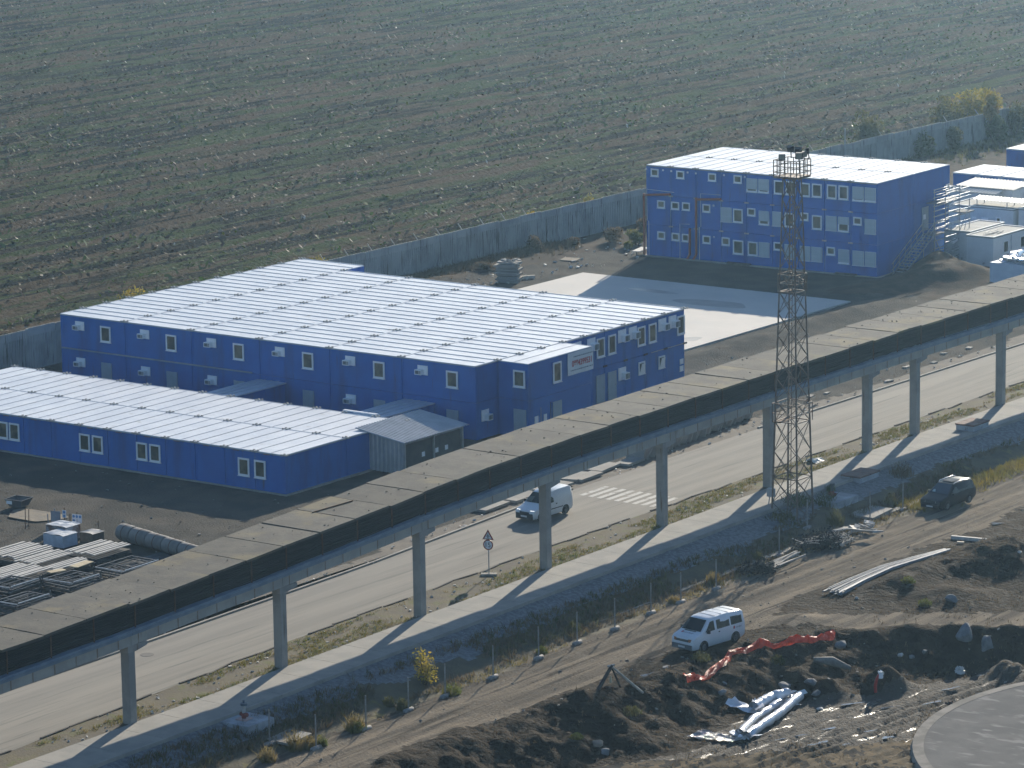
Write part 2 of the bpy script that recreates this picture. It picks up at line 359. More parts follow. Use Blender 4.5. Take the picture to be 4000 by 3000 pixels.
tag(mb.build("road_kerb", concrete), kind='structure')
gap = MB()
for y in np.arange(-140, 160, 2.2):
    j = .14*math.sin(y*1.3)+.08*math.sin(y*3.1)
    if (int(y*7) % 11) > 3: gap.prism([(rn(y)+j-.06,y,.03),(rn(y)+j+.06,y,.03),(rn(y+2.1)+.08*math.sin(y)+.06,y+2.1,.03),(rn(y+2.1)+.08*math.sin(y)-.06,y+2.1,.03)], (0,0,.035))
tag(gap.build("broken_road_edge", Mt("cracked_edge", (.06,.055,.05), (.09,.08,.07), scale=2, rough=.95)), kind='structure')
mb = MB()
wy = np.arange(-140, 160, 3.0)
for y in wy:
    mb.prism([(PX(y)+.25,y+.012,-.3),(PX(y)+3.28,y+.012,-.3),(PX(y+3)+3.28,y+2.988,-.3),(PX(y+3)+.25,y+2.988,-.3)], (0,0,.37))
tag(mb.build("walkway", walkm), kind='structure')
mb = MB()
for y in wy: mb.prism([(PX(y)+3.30,y,-.3),(PX(y)+3.42,y,-.3),(PX(y+3)+3.42,y+2.99,-.3),(PX(y+3)+3.30,y+2.99,-.3)], (0,0,.41))
tag(mb.build("walkway_kerb", concrete), kind='structure')
# zebra crossing
mb = MB(); cwm = Mt("worn_road_paint", (.44,.43,.40), (.22,.21,.185), scale=1.6, rough=.8, lo=.52, hi=.68)
for k in range(9):
    x = 50.85+k*.66; mb.add([(x,-9.05-k*.03,.026),(x+.34,-9.05-k*.03,.026),(x+.30,-6.25-k*.03,.026),(x-.04,-6.25-k*.03,.026)], [(0,1,2,3)])
tag(mb.build("crossing_stripes", cwm), kind='structure')
# ---- lower ground: gravel slope, ditch, dirt road, muddy site floor
CRX = ([-90,-60,-50,-46,-42.4,-40,-36,-31.5,-25.8,-21.2,-18.9,-14,60], [73.2,73.4,73.8,74.5,75.4,76.3,76.4,76.4,79.0,83.3,86.8,95,200])
TOX = ([-90,-60,-52,-47.3,-44,-42.4,-39,-34.9,-32.5,-29.5,-25.9,-21.6,-19.1,-14,60], [74.2,76,78.2,79.6,80.8,81.3,80.6,80.0,81.8,84,85.2,86.8,89,98,203])
def zlow(X, Y):
    w = PX(Y)+3.35
    z = np.interp(X-w, [0,.2,1.4,2.4,4.2,4.8,60], [-.05,-.1,-.35,-.55,-1.05,-1.0,-1.0])
    n1 = fbm(X*.8, Y*.8, 61, 4)-.5; n2 = fbm(X*2.6, Y*2.6, 63, 3)-.5
    cr = np.interp(Y, *CRX) + 1.2*(fbm(Y*.5, X*.1, 65, 3)-.5); to = np.interp(Y, *TOX) + 1.4*(fbm(Y*.6, X*.1, 67, 3)-.5)
    t = np.clip((X-cr)/np.maximum(to-cr, .4), 0, 1); t = t*t*(3-2*t)
    z = z + t*(ZM-ZL)
    rim = np.exp(-((X-cr+.4)/.9)**2)*np.clip((Y+60)/14, 0, 1)*(Y < -17)
    z = z + rim*(.35+.5*n1)
    for cx, cy, h, rx, ry in ((78.6,-7.6,1.5,2.4,3.6), (83.5,-6.0,1.7,2.8,3.0), (76.6,-13.6,.8,1.6,3.6), (80.4,-15.2,.55,2.0,2.0), (89,-8,1.3,3,3),
                              (84.0,-28.3,1.15,1.1,1.0), (81.8,-31.0,.7,1.5,1.2), (75.7,-43.5,.55,1.5,1.6), (77.7,-47,.35,1.6,1.4), (79.0,-44.6,.45,1.4,1.6), (88.0,-22.6,.7,1.0,1.0), (76.0,-24,.35,1.4,2)):
        z = z + h*np.exp(-((X-cx)/rx)**2-((Y-cy)/ry)**2)*(.7+.6*(n1+.5))
    rough = np.clip((X-cr+1.5)/2, 0, 1)
    n3 = fbm(X*1.5, Y*1.1, 68, 3)-.5
    z = z + rough*(.45*n1+.34*n3+.26*n2)*np.where(t > .97, .18, 1.0) + (1-rough)*(.05*n2+.05*n1)
    ru = np.clip((X-to)/2, 0, 1)                       # ruts on the site floor
    v = X*math.sin(RUT)+Y*math.cos(RUT)
    w_ = v+.9*fbm(X*.18, Y*.18, 71, 2); z = z + ru*(.12*np.sin(w_*7.5)*np.clip(1.8*vnoise(w_*.9, X*.03, 73)-.2, 0, 1) + .05*np.sin(w_*17.0) + .07*n2)
    road_ = np.clip((X-68.2)/.4, 0, 1)*np.clip((72.6-X)/.5, 0, 1)
    z = z + road_*.06*np.sin((X+.25*np.sin(Y*.08))*6.1)*(.4+vnoise(X*1.1, Y*.06, 75))
    return z
V, F, xc, yc = grid_sheet(62.3, 112, -100, 70, .2, .2, zlow)
n1 = fbm(xc*.5, yc*.35, 81, 4)-.5; n2 = fbm(xc*1.6, yc*1.2, 83, 3)-.5
wl_ = np.array(PX(yc)+3.35); cr = np.interp(yc, *CRX); to = np.interp(yc, *TOX)
c_grav = xc < wl_+2.1+2.2*n1+.6*n2
c_ditch = ~c_grav & (xc < 68.0+1.1*n1+.5*n2)
c_dirt = ~c_grav & ~c_ditch & (xc < np.minimum(cr-.9, 73.1)+2.0*n1+.9*n2)
strip = (~c_grav & ~c_ditch & ~c_dirt & (xc < cr-.6+n2) & (yc < -23.6+.73*(xc-73.9)+2*n2) & (yc > -26+.64*(xc-75)+2*n2) & (xc > 73.4))
p1_, p2_ = Dg(900,1650,ZM), S6(1330,1290,ZM)
side = (xc-p1_.x)*(p2_.y-p1_.y)-(yc-p1_.y)*(p2_.x-p1_.x)
c_sand = ~c_grav & ~c_ditch & ~c_dirt & (side+4*n1+3.5*n2 > 0) & (xc > to)
c_rut = ~c_grav & ~c_ditch & ~c_dirt & ~c_sand & (xc > to+.3+1.2*n1)
c_mud = ~(c_grav | c_ditch | c_dirt | c_sand | c_rut | strip)
sub_mesh("gravel_slope", V, F, c_grav, ballastm); sub_mesh("ditch", V, F, c_ditch, ditchm); sub_mesh("dirt_road", V, F, c_dirt | strip, dirtm)
sub_mesh("mud_bank", V, F, c_mud, mudm); sub_mesh("site_floor", V, F, c_rut, rutm); sub_mesh("sand", V, F, c_sand, sandm)
_zg = {}
def zg(x, y): return float(zlow(np.array([float(x)]), np.array([float(y)]))[0])
def on_low(f, x, y):
    """point of the lower ground seen at a crop position"""
    z = ZL
    for _ in range(14):
        p = f(x, y, z); z = .5*z+.5*zg(p.x, p.y)
    p = f(x, y, z); p.z = zg(p.x, p.y); return p
# pad
pp = [S6(*q, ZM) for q in ((2212,870),(1980,920),(1700,1020),(1500,1130),(1380,1250),(1330,1370),(1380,1510))]
A_ = np.array([[2*q.x, 2*q.y, 1] for q in pp]); b_ = np.array([q.x**2+q.y**2 for q in pp]); sl = np.linalg.lstsq(A_, b_, rcond=None)[0]
pcx, pcy = sl[0], sl[1]; prad = math.sqrt(sl[2]+pcx**2+pcy**2)
print('PAD', pcx, pcy, prad)
n = 96; mb = MB(); ring = [(math.cos(2*math.pi*k/n), math.sin(2*math.pi*k/n)) for k in range(n)]
for (ra, za), (rb, zb_) in (((prad+.25,-2.75),(prad,-2.14)), ((prad,-2.14),(prad-.55,-2.12)), ((prad-.55,-2.12),(prad-.55,-2.15))):
    mb.add([(pcx+ra*c,pcy+ra*s,za) for c, s in ring]+[(pcx+rb*c,pcy+rb*s,zb_) for c, s in ring], [(k,(k+1)%n,n+(k+1)%n,n+k) for k in range(n)])
tag(mb.build("pad_rim", Mt("rim_concrete", (.27,.25,.22), (.18,.17,.15), scale=.8, rough=.95, spec=.1, bump=.2)), kind='structure')
tag(MB().poly([(pcx+(prad-.55)*c,pcy+(prad-.55)*s,-2.135) for c, s in ring]).build("round_pad", padm), kind='structure')
# puddles of standing water on the site floor
wm = Mt("muddy_water", (.055,.055,.055), (.075,.07,.065), scale=1, rough=.10, spec=.5, bump=.25, bscale=6, bdist=.03); pd = MB()
rng = random.Random(4)
for f, x, y, rx, ry, rz_ in ((S6,1930,925,.75,.28,.6),(S6,1140,1040,.9,.16,.6),(S6,690,1205,.5,.16,.6),(S6,640,1310,.4,.14,.6),(S6,1140,1275,.5,.2,.6),(S6,850,1010,1.0,.14,.5),(S6,1500,1000,.9,.1,.7),(S6,450,1260,.6,.1,.6),(S6,800,1330,.4,.1,.6),(S6,1640,890,.9,.09,.75),(S6,1900,780,.9,.08,.7),(Dg,1390,860,.75,.2,.9),(S6,1000,1225,.5,.08,.6),(S6,560,1330,.6,.09,.6),(S6,300,1290,.5,.08,.6),(S7,2000,800,.5,.35,.4)):
    p = on_low(f, x, y); c, s = math.cos(rz_+.5), math.sin(rz_+.5)
    pts = []
    for a in np.linspace(0, 6.2832, 21)[:-1]:
        k = 1+.28*math.sin(3*a+x)+.15*math.sin(5*a+y); u, v_ = .7*rx*k*math.cos(a), .7*ry*k*math.sin(a); pts.append((p.x+u*c-v_*s, p.y+u*s+v_*c, p.z+.05))
    pd.poly(pts)
tag(pd.build("puddles", wm), kind='stuff')
L_, W_ = 6.058, 2.438
def container_walls(mb, x0, y0, z0, lx, ly, h):
    g = .026; i = .018
    x1, y1, z1 = x0+lx-g, y0+ly-g, z0+h-g; x0 += g; y0 += g
    mb.box(x0+i, x1-i, y0+i, y1-i, z0+.10, z1-.12)
    mb.box(x0, x1, y0, y1, z1-.13, z1); mb.box(x0, x1, y0, y1, z0, z0+.11)
    for a, b in ((x0, x0+.13), (x1-.13, x1)):
        for c, d in ((y0, y0+.13), (y1-.13, y1)): mb.box(a, b, c, d, z0+.11, z1-.13)
def roof_panel_mb(lx, ly, along_x):
    mb = MB(); mb.box(.02, lx-.02, .02, ly-.02, 0, .035)
    if along_x:
        for y in (ly/2, ly-.03): mb.box(.16, lx-.16, y-.022, y+.022, .036, .075)
        mb.box(.02, .07, .05, ly-.08, .036, .055); mb.box(lx-.07, lx-.02, .05, ly-.08, .036, .055)
    else:
        for x in (lx/2, lx-.03): mb.box(x-.02, x+.02, .16, ly-.16, .036, .062)
        mb.box(.05, lx-.08, .02, .07, .036, .055); mb.box(.05, lx-.08, ly-.07, ly-.02, .036, .055)
    return mb
def castings(parent, pts, z):
    mb = MB(); rng = random.Random(3)
    for dx, dy in ((-.16,-.14), (.13,-.13), (-.13,.13), (.16,.14)): mb.box(dx-.06, dx+.06, dy-.045, dy+.045, 0, .09)
    mb.box(-.24, .24, -.025, .025, .0, .05)
    first = None
    for x, y in pts:
        loc = (x-parent.location.x if not parent.get('_loc') else x, y-parent.location.y if not parent.get('_loc') else y, z-(parent.location.z if not parent.get('_loc') else 0))
        if first is None:
            first = mb.build("corner_casting", castm, None); first.parent = parent; first.location = loc
        else: place_copy(first, loc, parent)
class Face:
    """a wall plane: u along it, z up, n outwards; everything in the parent's own frame"""
    def __init__(s, parent, o, u, n): s.p = parent; s.o = Vector(o); s.u = Vector(u); s.n = Vector(n)
    def at(s, u, z, d): return s.o + s.u*u + s.n*d + Vector((0,0,z))
    def box(s, mb, u0, u1, z0, z1, d0, d1):
        P = [s.at(u, z, d) for z in (z0, z1) for (u, d) in ((u0,d0),(u1,d0),(u1,d1),(u0,d1))]
        return mb.add(P, [(0,3,2,1),(4,5,6,7),(0,1,5,4),(1,2,6,5),(2,3,7,6),(3,0,4,7)])
    def mk(s, mb, name, mat, par=None):
        o = mb.build(name, mat, None); o.parent = par or s.p; return o
    def window(s, u0, u1, z0, z1, kind='w', shut=1.0, label=None):
        t = .11; mb = MB()
        s.box(mb, u0, u0+t, z0, z1, .0, .055); s.box(mb, u1-t, u1, z0, z1, .0, .055); s.box(mb, u0+t, u1-t, z1-t, z1, .0, .055); s.box(mb, u0+t, u1-t, z0, z0+t, .0, .055)
        s.box(mb, u0-.03, u1+.03, z0-.04, z0-.002, .0, .085)
        w = s.mk(mb, "window", white)
        s.mk(s.box(MB(), u0+t, u1-t, z0+t, z1-t, .004, .022), "pane", glass, w)
        if kind == 'h': s.mk(s.box(MB(), u0+.01, u1-.01, z1-(z1-z0)*shut, z1-.01, .058, .075), "shutter", shutm, w)
        if kind == 'o':   # tilted open sash
            mb = MB(); P = [s.at(u0+t, z0+t, .06), s.at(u1-t, z0+t, .06), s.at(u1-t-.1, z1-t, .20), s.at(u0+t+.05, z1-t, .20)]; mb.prism(P, s.n*.02); s.mk(mb, "sash", white, w)
        return w
    def door(s, u0, u1, z0, z1):
        mb = MB(); t = .05; s.box(mb, u0, u1, z0, z1, .0, .03); d = s.mk(mb, "door", doorm)
        mb = MB(); s.box(mb, u1-.17, u1-.06, z0+.95, z0+1.0, .03, .08); s.mk(mb, "handle", galv, d)
        return d
    def ac(s, u0, u1, z0, z1, left=True):
        a = s.mk(s.box(MB(), u0, u1, z0, z1, .0, .03), "air_conditioner", white)
        w = (u1-u0); ua, ub = (u0-.02, u0+w*.62) if left else (u0+w*.38, u1+.02); zb, zt = z0+.04, z0+(z1-z0)*.58
        mb = MB(); s.box(mb, ua, ub, zb, zt, .03, .34); s.mk(mb, "casing", white, a)
        g = MB(); s.box(g, ua+.06, ua+(ub-ua)*.62, zb+.05, zt-.05, .341, .352)
        for k in range(3):
            v = ua+(ub-ua)*(.68+.1*k); s.box(g, v, v+(ub-ua)*.05, zb+.05, zt-.05, .341, .352)
        s.mk(g, "grille", grillm, a); return a
    def plate(s, name, mat, u0, u1, z0, z1, d=.02, par=None): return s.mk(s.box(MB(), u0, u1, z0, z1, .0, d), name, mat, par)
grillm = Mt("grey_grille", (.10,.12,.14), rough=.6)
# ================================================================== big two-storey block
H1 = 4.95
big = empty("container_building", (0, 0, 0), "long blue two-storey container building with a wide pale roof of sixty panels", "building")
for s_, (z0, h) in enumerate(((.06, 2.46), (2.52, 2.42))):
    mb = MB()
    for i in range(6):
        for j in range(10): container_walls(mb, i*L_, j*W_, z0, L_, W_, h)
    container_walls(mb, 0, 10*W_, z0, L_, W_, h)
    container_walls(mb, 6*L_+.02, 2.39, z0, W_, 1.2*L_, h)
    mb.build("wall", blue, big)
mb = MB(); mb.box(.05, 36.3, -.03, -.005, 4.885, 4.945); mb.box(36.36, 36.385, .05, 24.3, 4.885, 4.945); mb.build("eaves_strip", ribm, big)
mb = MB(); mb.box(.1, 17.5, -.10, .0, 2.53, 2.62); mb.build("ledge", Mt("pale_ledge", (.24,.30,.36), (.19,.24,.30), scale=1), big)
rp = None
for i in range(6):
    for j in range(11):
        if j == 10 and i > 0: continue
        if rp is None: rp = roof_panel_mb(L_, W_, True).build("roof_panel", roofm, big); rp.location = (0,0,H1-.02)
        else: place_copy(rp, (i*L_, j*W_, H1-.02), big)
ra = roof_panel_mb(W_, 1.2*L_, False).build("roof_panel", roofm, big); ra.location = (6*L_+.02, 2.39, H1-.03)
castings(big, [(i*L_, j*W_) for i in range(1, 7) for j in range(0, 11) if not (i == 6 and j == 0)] + [(0, j*W_) for j in range(1, 12)], H1+.02)
fr = Face(big, (0,0,0), (1,0,0), (0,-1,0))
for k in range(6):
    u = 6.035*k
    fr.ac(1.45+u, 2.28+u, 3.95, 4.58); fr.window(3.80+u, 4.74+u, 3.34, 4.46)
    if k != 3: fr.ac(1.43+u, 2.26+u, 1.36, 1.99)
    fr.door(3.76+u, 4.72+u, .12, 1.88)
rs = Face(big, (6*L_,0,0), (0,1,0), (1,0,0))
for u in (13.66, 15.0, 18.55, 19.9, 23.42): rs.window(u, u+.92, 3.22, 4.55)
for u in (10.9, 12.55, 16.2, 17.5, 21.1, 22.37): rs.ac(u, u+.95, 3.83, 4.70, left=False)
for u in (13.58, 14.95): rs.door(u, u+1.0, .1, 2.02)
rs.ac(16.2, 17.1, 1.22, 2.09, left=False)
for u in (18.62, 21.07): rs.window(u, u+.78, 1.23, 2.1, 'o')
rs.plate("notice_board", white, 23.73, 24.17, 1.1, 1.47); rs.plate("notice_board", white, 23.72, 24.16, .58, .98)
mb = MB(); rs.box(mb, 20.2, 24.2, 2.50, 2.55, 0, .03); rs.mk(mb, "trim_strip", galv)
for u, z in ((6.0,2.42), (9.4,2.5), (12,2.55), (14.4,2.48), (17.6,2.5), (20,2.53)):     # bolted junctions between the storeys
    pass
jn = MB()
for u in [W_*k for k in range(4, 11)]: rs.box(jn, u-.22, u+.22, 2.46, 2.58, 0, .05)
rs.mk(jn, "storey_joint", darkm)
an = Face(big, (6*L_+.02,2.39,0), (1,0,0), (0,-1,0)); an.window(1.26, 2.2, 3.36, 4.48); an.door(1.24, 2.24, .1, 1.9)
ar = Face(big, (6*L_+.02+W_,0,0), (0,1,0), (1,0,0)); ar.window(5.14, 6.07, 3.22, 4.58); ar.door(5.08, 6.08, .1, 1.98)
ar.plate("notice_board", white, 3.03, 3.44, .9, 1.37); ar.plate("notice_board", white, 4.05, 4.4, .9, 1.34)
mb = MB(); mb.tube([ar.at(3.67,.1,.06), ar.at(3.67,1.87,.06)], .02); ar.mk(mb, "downpipe", galv)
mb = MB(); mb.tube([ar.at(4.77,.1,.06), ar.at(4.77,2.05,.06), ar.at(4.72,2.07,.3)], .025); ar.mk(mb, "wall_lamp", galv)
sa = Face(big, (6*L_,0,0), (0,1,0), (1,0,0)); sa.ac(.55, 1.35, 1.2, 1.95, left=False)
# banner
banm = Mt("banner_cloth", (.66,.70,.73), (.60,.65,.69), scale=1, rough=.7)
bn = empty("banner", (6*L_+W_+.05, 8.27, 4.18), "white banner with a red phone number hung on the blue annex", "banner")
mb = MB(); n = 12
P = [[(6*L_+W_+.05+.02*math.sin(i*.9)+.012*math.sin(j*2), 6.78+2.96*i/n, 3.42+1.5*j/4) for j in range(5)] for i in range(n+1)]
mb.grid(P).build("cloth", banm, bn)
MX = Matrix(((0,0,1,.035),(1,0,0,0),(0,1,0,0),(0,0,0,1)))
redm = Mt("red_lettering", (.42,.035,.05), rough=.6); inkm = Mt("grey_lettering", (.16,.21,.27), rough=.7)
text_mesh("phone_number", "0884399531", .50, redm, bn, MX @ Matrix.Translation((.08,-.02,0)), (2.25, .42), .012)
mb = MB(); rng = random.Random(8)
for zz, u0, u1 in ((.43,-.85,1.25), (-.46,-1.2,1.2)):       # two lines of print too small to read
    u = u0
    while u < u1:
        w = rng.uniform(.06, .22); mb.box(.032, .036, u, u+w, zz-.035, zz+.035); u += w+.05
o = mb.build("small_print", inkm, None); o.parent = bn
# ================================================================== low block in front
low = empty("low_container_building", (1.85, -18.72, 0), "low blue single-storey container building with paired windows, its pale roof nearest the viaduct", "building")
mb = MB(); lw = 33.9/14
for i in range(14):
    for j in range(2): container_walls(mb, 1.85+i*lw, -18.72+j*6.03, .06, lw, 6.03, 2.42)
mb.build("wall", blue, low)
MB().box(1.7, 35.95, -18.92, -6.55, -.05, .075).build("plinth", concrete, low)
rp = None
for i in range(14):
    for j in range(2):
        if rp is None: rp = roof_panel_mb(lw, 6.03, False).build("roof_panel", roofm, low, world_space=False); rp.location = (0,0,2.47)
        else: place_copy(rp, (i*lw, j*6.03, 2.47), low)
castings(low, [(1.85+i*lw, -18.72+j*6.03) for i in range(0, 15) for j in range(3)], 2.5)
lf = Face(low, (0,0,0), (1,0,0), (0,-1,0))
for u in (4.0, 5.1, 11.70, 12.72, 18.82, 19.92, 23.65, 24.75, 32.0, 33.3): lf.window(u-1.85, u-1.85+.89, .85, 1.97)
mb = MB(); rng = random.Random(2)
for k in range(14):
    u = k*lw+.7; lf.box(mb, u, u+.5, 2.37, 2.45, .0, .02); lf.box(mb, u+.75, u+.82, 2.37, 2.45, 0, .02)
lf.mk(mb, "container_plate", Mt("stencilled_plate", (.10,.10,.13), (.22,.12,.10), scale=4))
mb = MB(); mb.box(1.9, 35.6, -18.745, -18.722, 2.43, 2.475); mb.box(35.76, 35.785, -18.6, -6.8, 2.43, 2.475); mb.build("eaves_strip", ribm, low)
# ------------------------------------------------------------------ link corridors
def corridor(x0, x1, label):
    c = empty("link_corridor", (x0, -6.7, 0), label, "corridor", "covered corridors between the blue buildings")
    mb = MB(); mb.box(x0, x1, -6.68, -.06, .05, 2.12); mb.build("wall", blue, c)
    mb = MB(); mb.box(x0-.08, x1+.08, -6.66, -.03, 2.13, 2.20)
    for k in range(1, 4): mb.box(x0+(x1-x0)*k/4-.02, x0+(x1-x0)*k/4+.02, -6.66, -.03, 2.201, 2.24)
    mb.build("roof", Mt("corridor_roof", (.42,.47,.55), (.36,.41,.49), scale=.6, rough=.45), c)
corridor(18.05, 20.4, "narrow blue link corridor with flat roof nearer the left end")
corridor(30.55, 32.95, "narrow blue link corridor beside the corrugated shelter")
t = tag(MB().box(30.6, 33.3, -6.62, -6.38, 2.56, 2.64).build("roof_trough", Mt("bright_sheet", (.78,.80,.82), rough=.35)), "bright white metal trough lying at the back edge of the low roof", "gutter")
# ------------------------------------------------------------------ corrugated shelter
sh = empty("corrugated_shelter", (36.8, -7.4, 0), "open corrugated metal shelter with a sloping ribbed roof between blue buildings", "shelter")
mb = MB(); n = 100; P = []
for i in range(n+1):
    y = -10.65+6.75*i/n; r = (0, .075, .075, 0)[i % 4]
    P.append([(34.8, y, 2.62+r), (38.85, y-.15, 2.12+r)])
mb.grid(P, False); mb.build("roof", corrm, sh)
mb = MB(); P = []
for i in range(41):
    x = 35.15+3.35*i/40; r = (0, .07, .07, 0)[i % 4]; P.append([(x, -10.35-r, .03), (x, -10.35-r, 2.55-.5*(x-34.8)/4)])
mb.grid(P, False)
P = [[(35.12+(0,.05,.05,0)[i % 4], -10.3+6.2*i/60, .03), (35.12+(0,.05,.05,0)[i % 4], -10.3+6.2*i/60, 2.52)] for i in range(61)]
mb.grid(P, False); mb.build("side_wall", corrm, sh)
for x, y in ((38.5,-10.4), (38.5,-7.4), (38.5,-4.4)):
    MB().box(x-.06, x+.06, y-.06, y+.06, 0, 2.12).build("post", galv, sh)
MB().box(38.47, 38.53, -10.3, -4.4, 1.95, 2.05).build("beam", galv, sh)
mb = MB(); mb.box(35.4, 36.6, -9.8, -4.8, .0, .75); mb.build("bench", Mt("dark_bench", (.05,.05,.055), (.08,.08,.08), scale=2), sh)
mb = MB(); mb.box(38.42, 38.46, -10.25, -4.5, .1, 1.9); mb.build("shade_panel", Mt("shade_grey", (.055,.06,.065), (.08,.08,.08), scale=2), sh)  # dark panel put across the open side for the shade inside
for y in (-8.6, -7.2, -6.2): MB().box(38.47, 38.49, y, y+.3, .85, 1.15).build("notice_board", white, sh)
# ================================================================== three-storey block
RZ3 = R(1.35)
b3 = empty("three_storey_container_building", (4.97, 65.83, 0), "tall blue three-storey container building with shutters and red drainpipes", "building", None, RZ3)
NW = 9; lw3 = 21.92/NW; LD = 6.04
zs = ((.1, 2.57), (2.67, 2.52), (5.19, 2.43))
for z0, h in zs:
    mb = MB()
    for i in range(NW):
        for j in range(2): container_walls(mb, i*lw3, j*LD, z0, lw3, LD, h)
    o = mb.build("wall", blue, None); o.parent = b3
o = MB().box(-.25, 22.3, -.35, 12.3, -.1, .10).build("plinth", concrete, None); o.parent = b3
rp = None
for i in range(NW):
    for j in range(2):
        if rp is None: rp = roof_panel_mb(lw3, LD, False).build("roof_panel", roofm, None); rp.parent = b3; rp.location = (0,0,7.6)
        else: place_copy(rp, (i*lw3, j*LD, 7.6), b3)
b3['_loc'] = 1
castings(b3, [(i*lw3, j*LD) for i in range(1, NW) for j in range(3)], 7.63)
del b3['_loc']
mb = MB(); mb.box(.05, 21.85, -.028, -.003, 7.54, 7.595); o = mb.build("eaves_strip", Mt("tan_edge", (.30,.26,.20), (.22,.2,.17), scale=2), None); o.parent = b3
f3 = Face(b3, (0,0,0), (1,0,0), (0,-1,0))
W3 = [('s',.5,1.26,6.72,7.36),('s',3.0,3.76,6.72,7.36),('s',6.08,6.84,6.73,7.37),('s',8.53,9.3,6.74,7.38),('h',9.75,10.77,6.1,7.22,.78),('h',10.88,11.87,6.12,7.24,.82),('w',12.36,13.26,6.12,7.24),('w',13.45,14.35,6.13,7.25),('w',14.85,15.72,6.11,7.22),('w',15.91,16.82,6.13,7.22),('w',17.30,18.2,6.11,7.25),('w',18.37,19.27,6.12,7.25),('h',19.66,20.68,6.1,7.25,.86),('h',20.78,21.78,6.11,7.26,.9),
 ('s',1.1,1.87,4.12,4.76),('s',2.48,3.25,4.11,4.75),('s',3.54,4.3,4.12,4.77),('s',5.52,6.27,4.12,4.78),('h',7.27,8.32,3.46,4.66,1.),('w',8.46,9.39,3.49,4.62),('s',9.82,10.59,4.14,4.78),('h',10.92,11.89,3.49,4.63,.72),('h',12.2,13.15,3.49,4.67,1.),('w',13.35,14.24,3.5,4.65),('s',14.86,15.58,4.16,4.79),('w',15.91,16.82,3.51,4.66),('h',17.2,18.2,3.53,4.7,1.),('h',18.34,19.34,3.51,4.71,.5),('s',19.73,20.5,4.17,4.8),('h',20.79,21.8,3.53,4.72,1.),
 ('s',1.1,1.86,1.52,2.16),('s',2.5,3.26,1.51,2.15),('s',3.5,4.20,1.5,2.15),('s',5.52,6.29,1.51,2.17),('s',7.36,8.13,1.51,2.17),('w',8.44,9.43,.87,2.03),('w',9.86,10.79,.87,2.02),('h',10.91,11.91,.86,2.05,1.),('s',12.32,13.09,1.52,2.17),('h',13.35,14.3,.88,2.08,1.),('h',14.8,15.75,.87,2.05,1.),('h',15.86,16.87,.89,2.06,1.),('s',17.28,18.06,1.53,2.18),('h',18.36,19.36,.92,2.08,.9),('h',19.68,20.72,.89,2.07,1.),('h',20.82,21.82,.91,2.07,1.)]
for w in W3: f3.window(w[1], w[2], w[3], w[4], 'h' if w[0] == 'h' else 'w', w[5] if len(w) > 5 else 1)
pipem = Mt("red_pipe", (.32,.075,.035), (.26,.06,.03), scale=3, rough=.5); wpm = Mt("white_pipe", (.66,.68,.70), rough=.4)
for pts in ([(-.12,.0),(-.12,5.25)], [(-.12,5.12),(2.45,5.35)], [(4.6,-.05),(4.95,.55),(4.97,5.28)], [(4.0,-.05),(4.32,.5),(4.34,2.65)], [(4.97,5.12),(7.38,5.32)]):
    mb = MB(); mb.tube([f3.at(u, z, .14) for u, z in pts], .10, 8); f3.mk(mb, "drainpipe", pipem)
for pts in ([(2.81,5.54),(.14,5.62),(.17,3.0),(.31,2.98),(.31,.1)], [(7.3,5.66),(5.38,5.62),(5.40,2.86),(5.25,2.84),(5.26,.1)], [(4.32,3.0),(3.36,2.96),(3.35,.1)]):
    mb = MB(); mb.tube([f3.at(u, z, .10) for u, z in pts], .028, 5); f3.mk(mb, "water_pipe", wpm)
for u in (2.44, 4.88, 7.32):
    mb = MB(); mb.tube([f3.at(u-.02, 2.75, .04), f3.at(u-.02, 5.1, .04)], .018, 4); f3.mk(mb, "conduit", Mt("grey_conduit", (.35,.4,.45), rough=.5))
mb = MB()
for i in range(1, NW):
    for z in (2.64, 5.17): f3.box(mb, i*lw3-.2, i*lw3+.2, z-.05, z+.07, 0, .05)
f3.mk(mb, "storey_joint", castm)
mb = MB()
for u, z in ((.05,7.3),(1.7,7.3),(2.5,7.28),(4.1,7.28),(4.9,7.26),(7.6,7.3),(9.6,7.3),(6.6,4.72),(6.62,2.12)): f3.box(mb, u-.07, u+.07, z-.07, z+.07, 0, .06)
f3.mk(mb, "vent_cap", white)
old_ = Mt("old_timber", (.10,.085,.07), (.14,.12,.10), scale=3)
for u0, u1 in ((8,10.2), (18.2,20.1)): f3.mk(f3.box(MB(), u0, u1, .0, .2, .05, .35), "timber_step", old_)
r3 = Face(b3, (NW*lw3,0,0), (0,1,0), (1,0,0))
r3.door(7.3, 8.4, 2.75, 4.7); r3.ac(11.3, 11.95, 5.65, 6.1, left=False)
r3.plate("notice_board", white, 7.5, 7.9, 3.7, 4.1, .06)
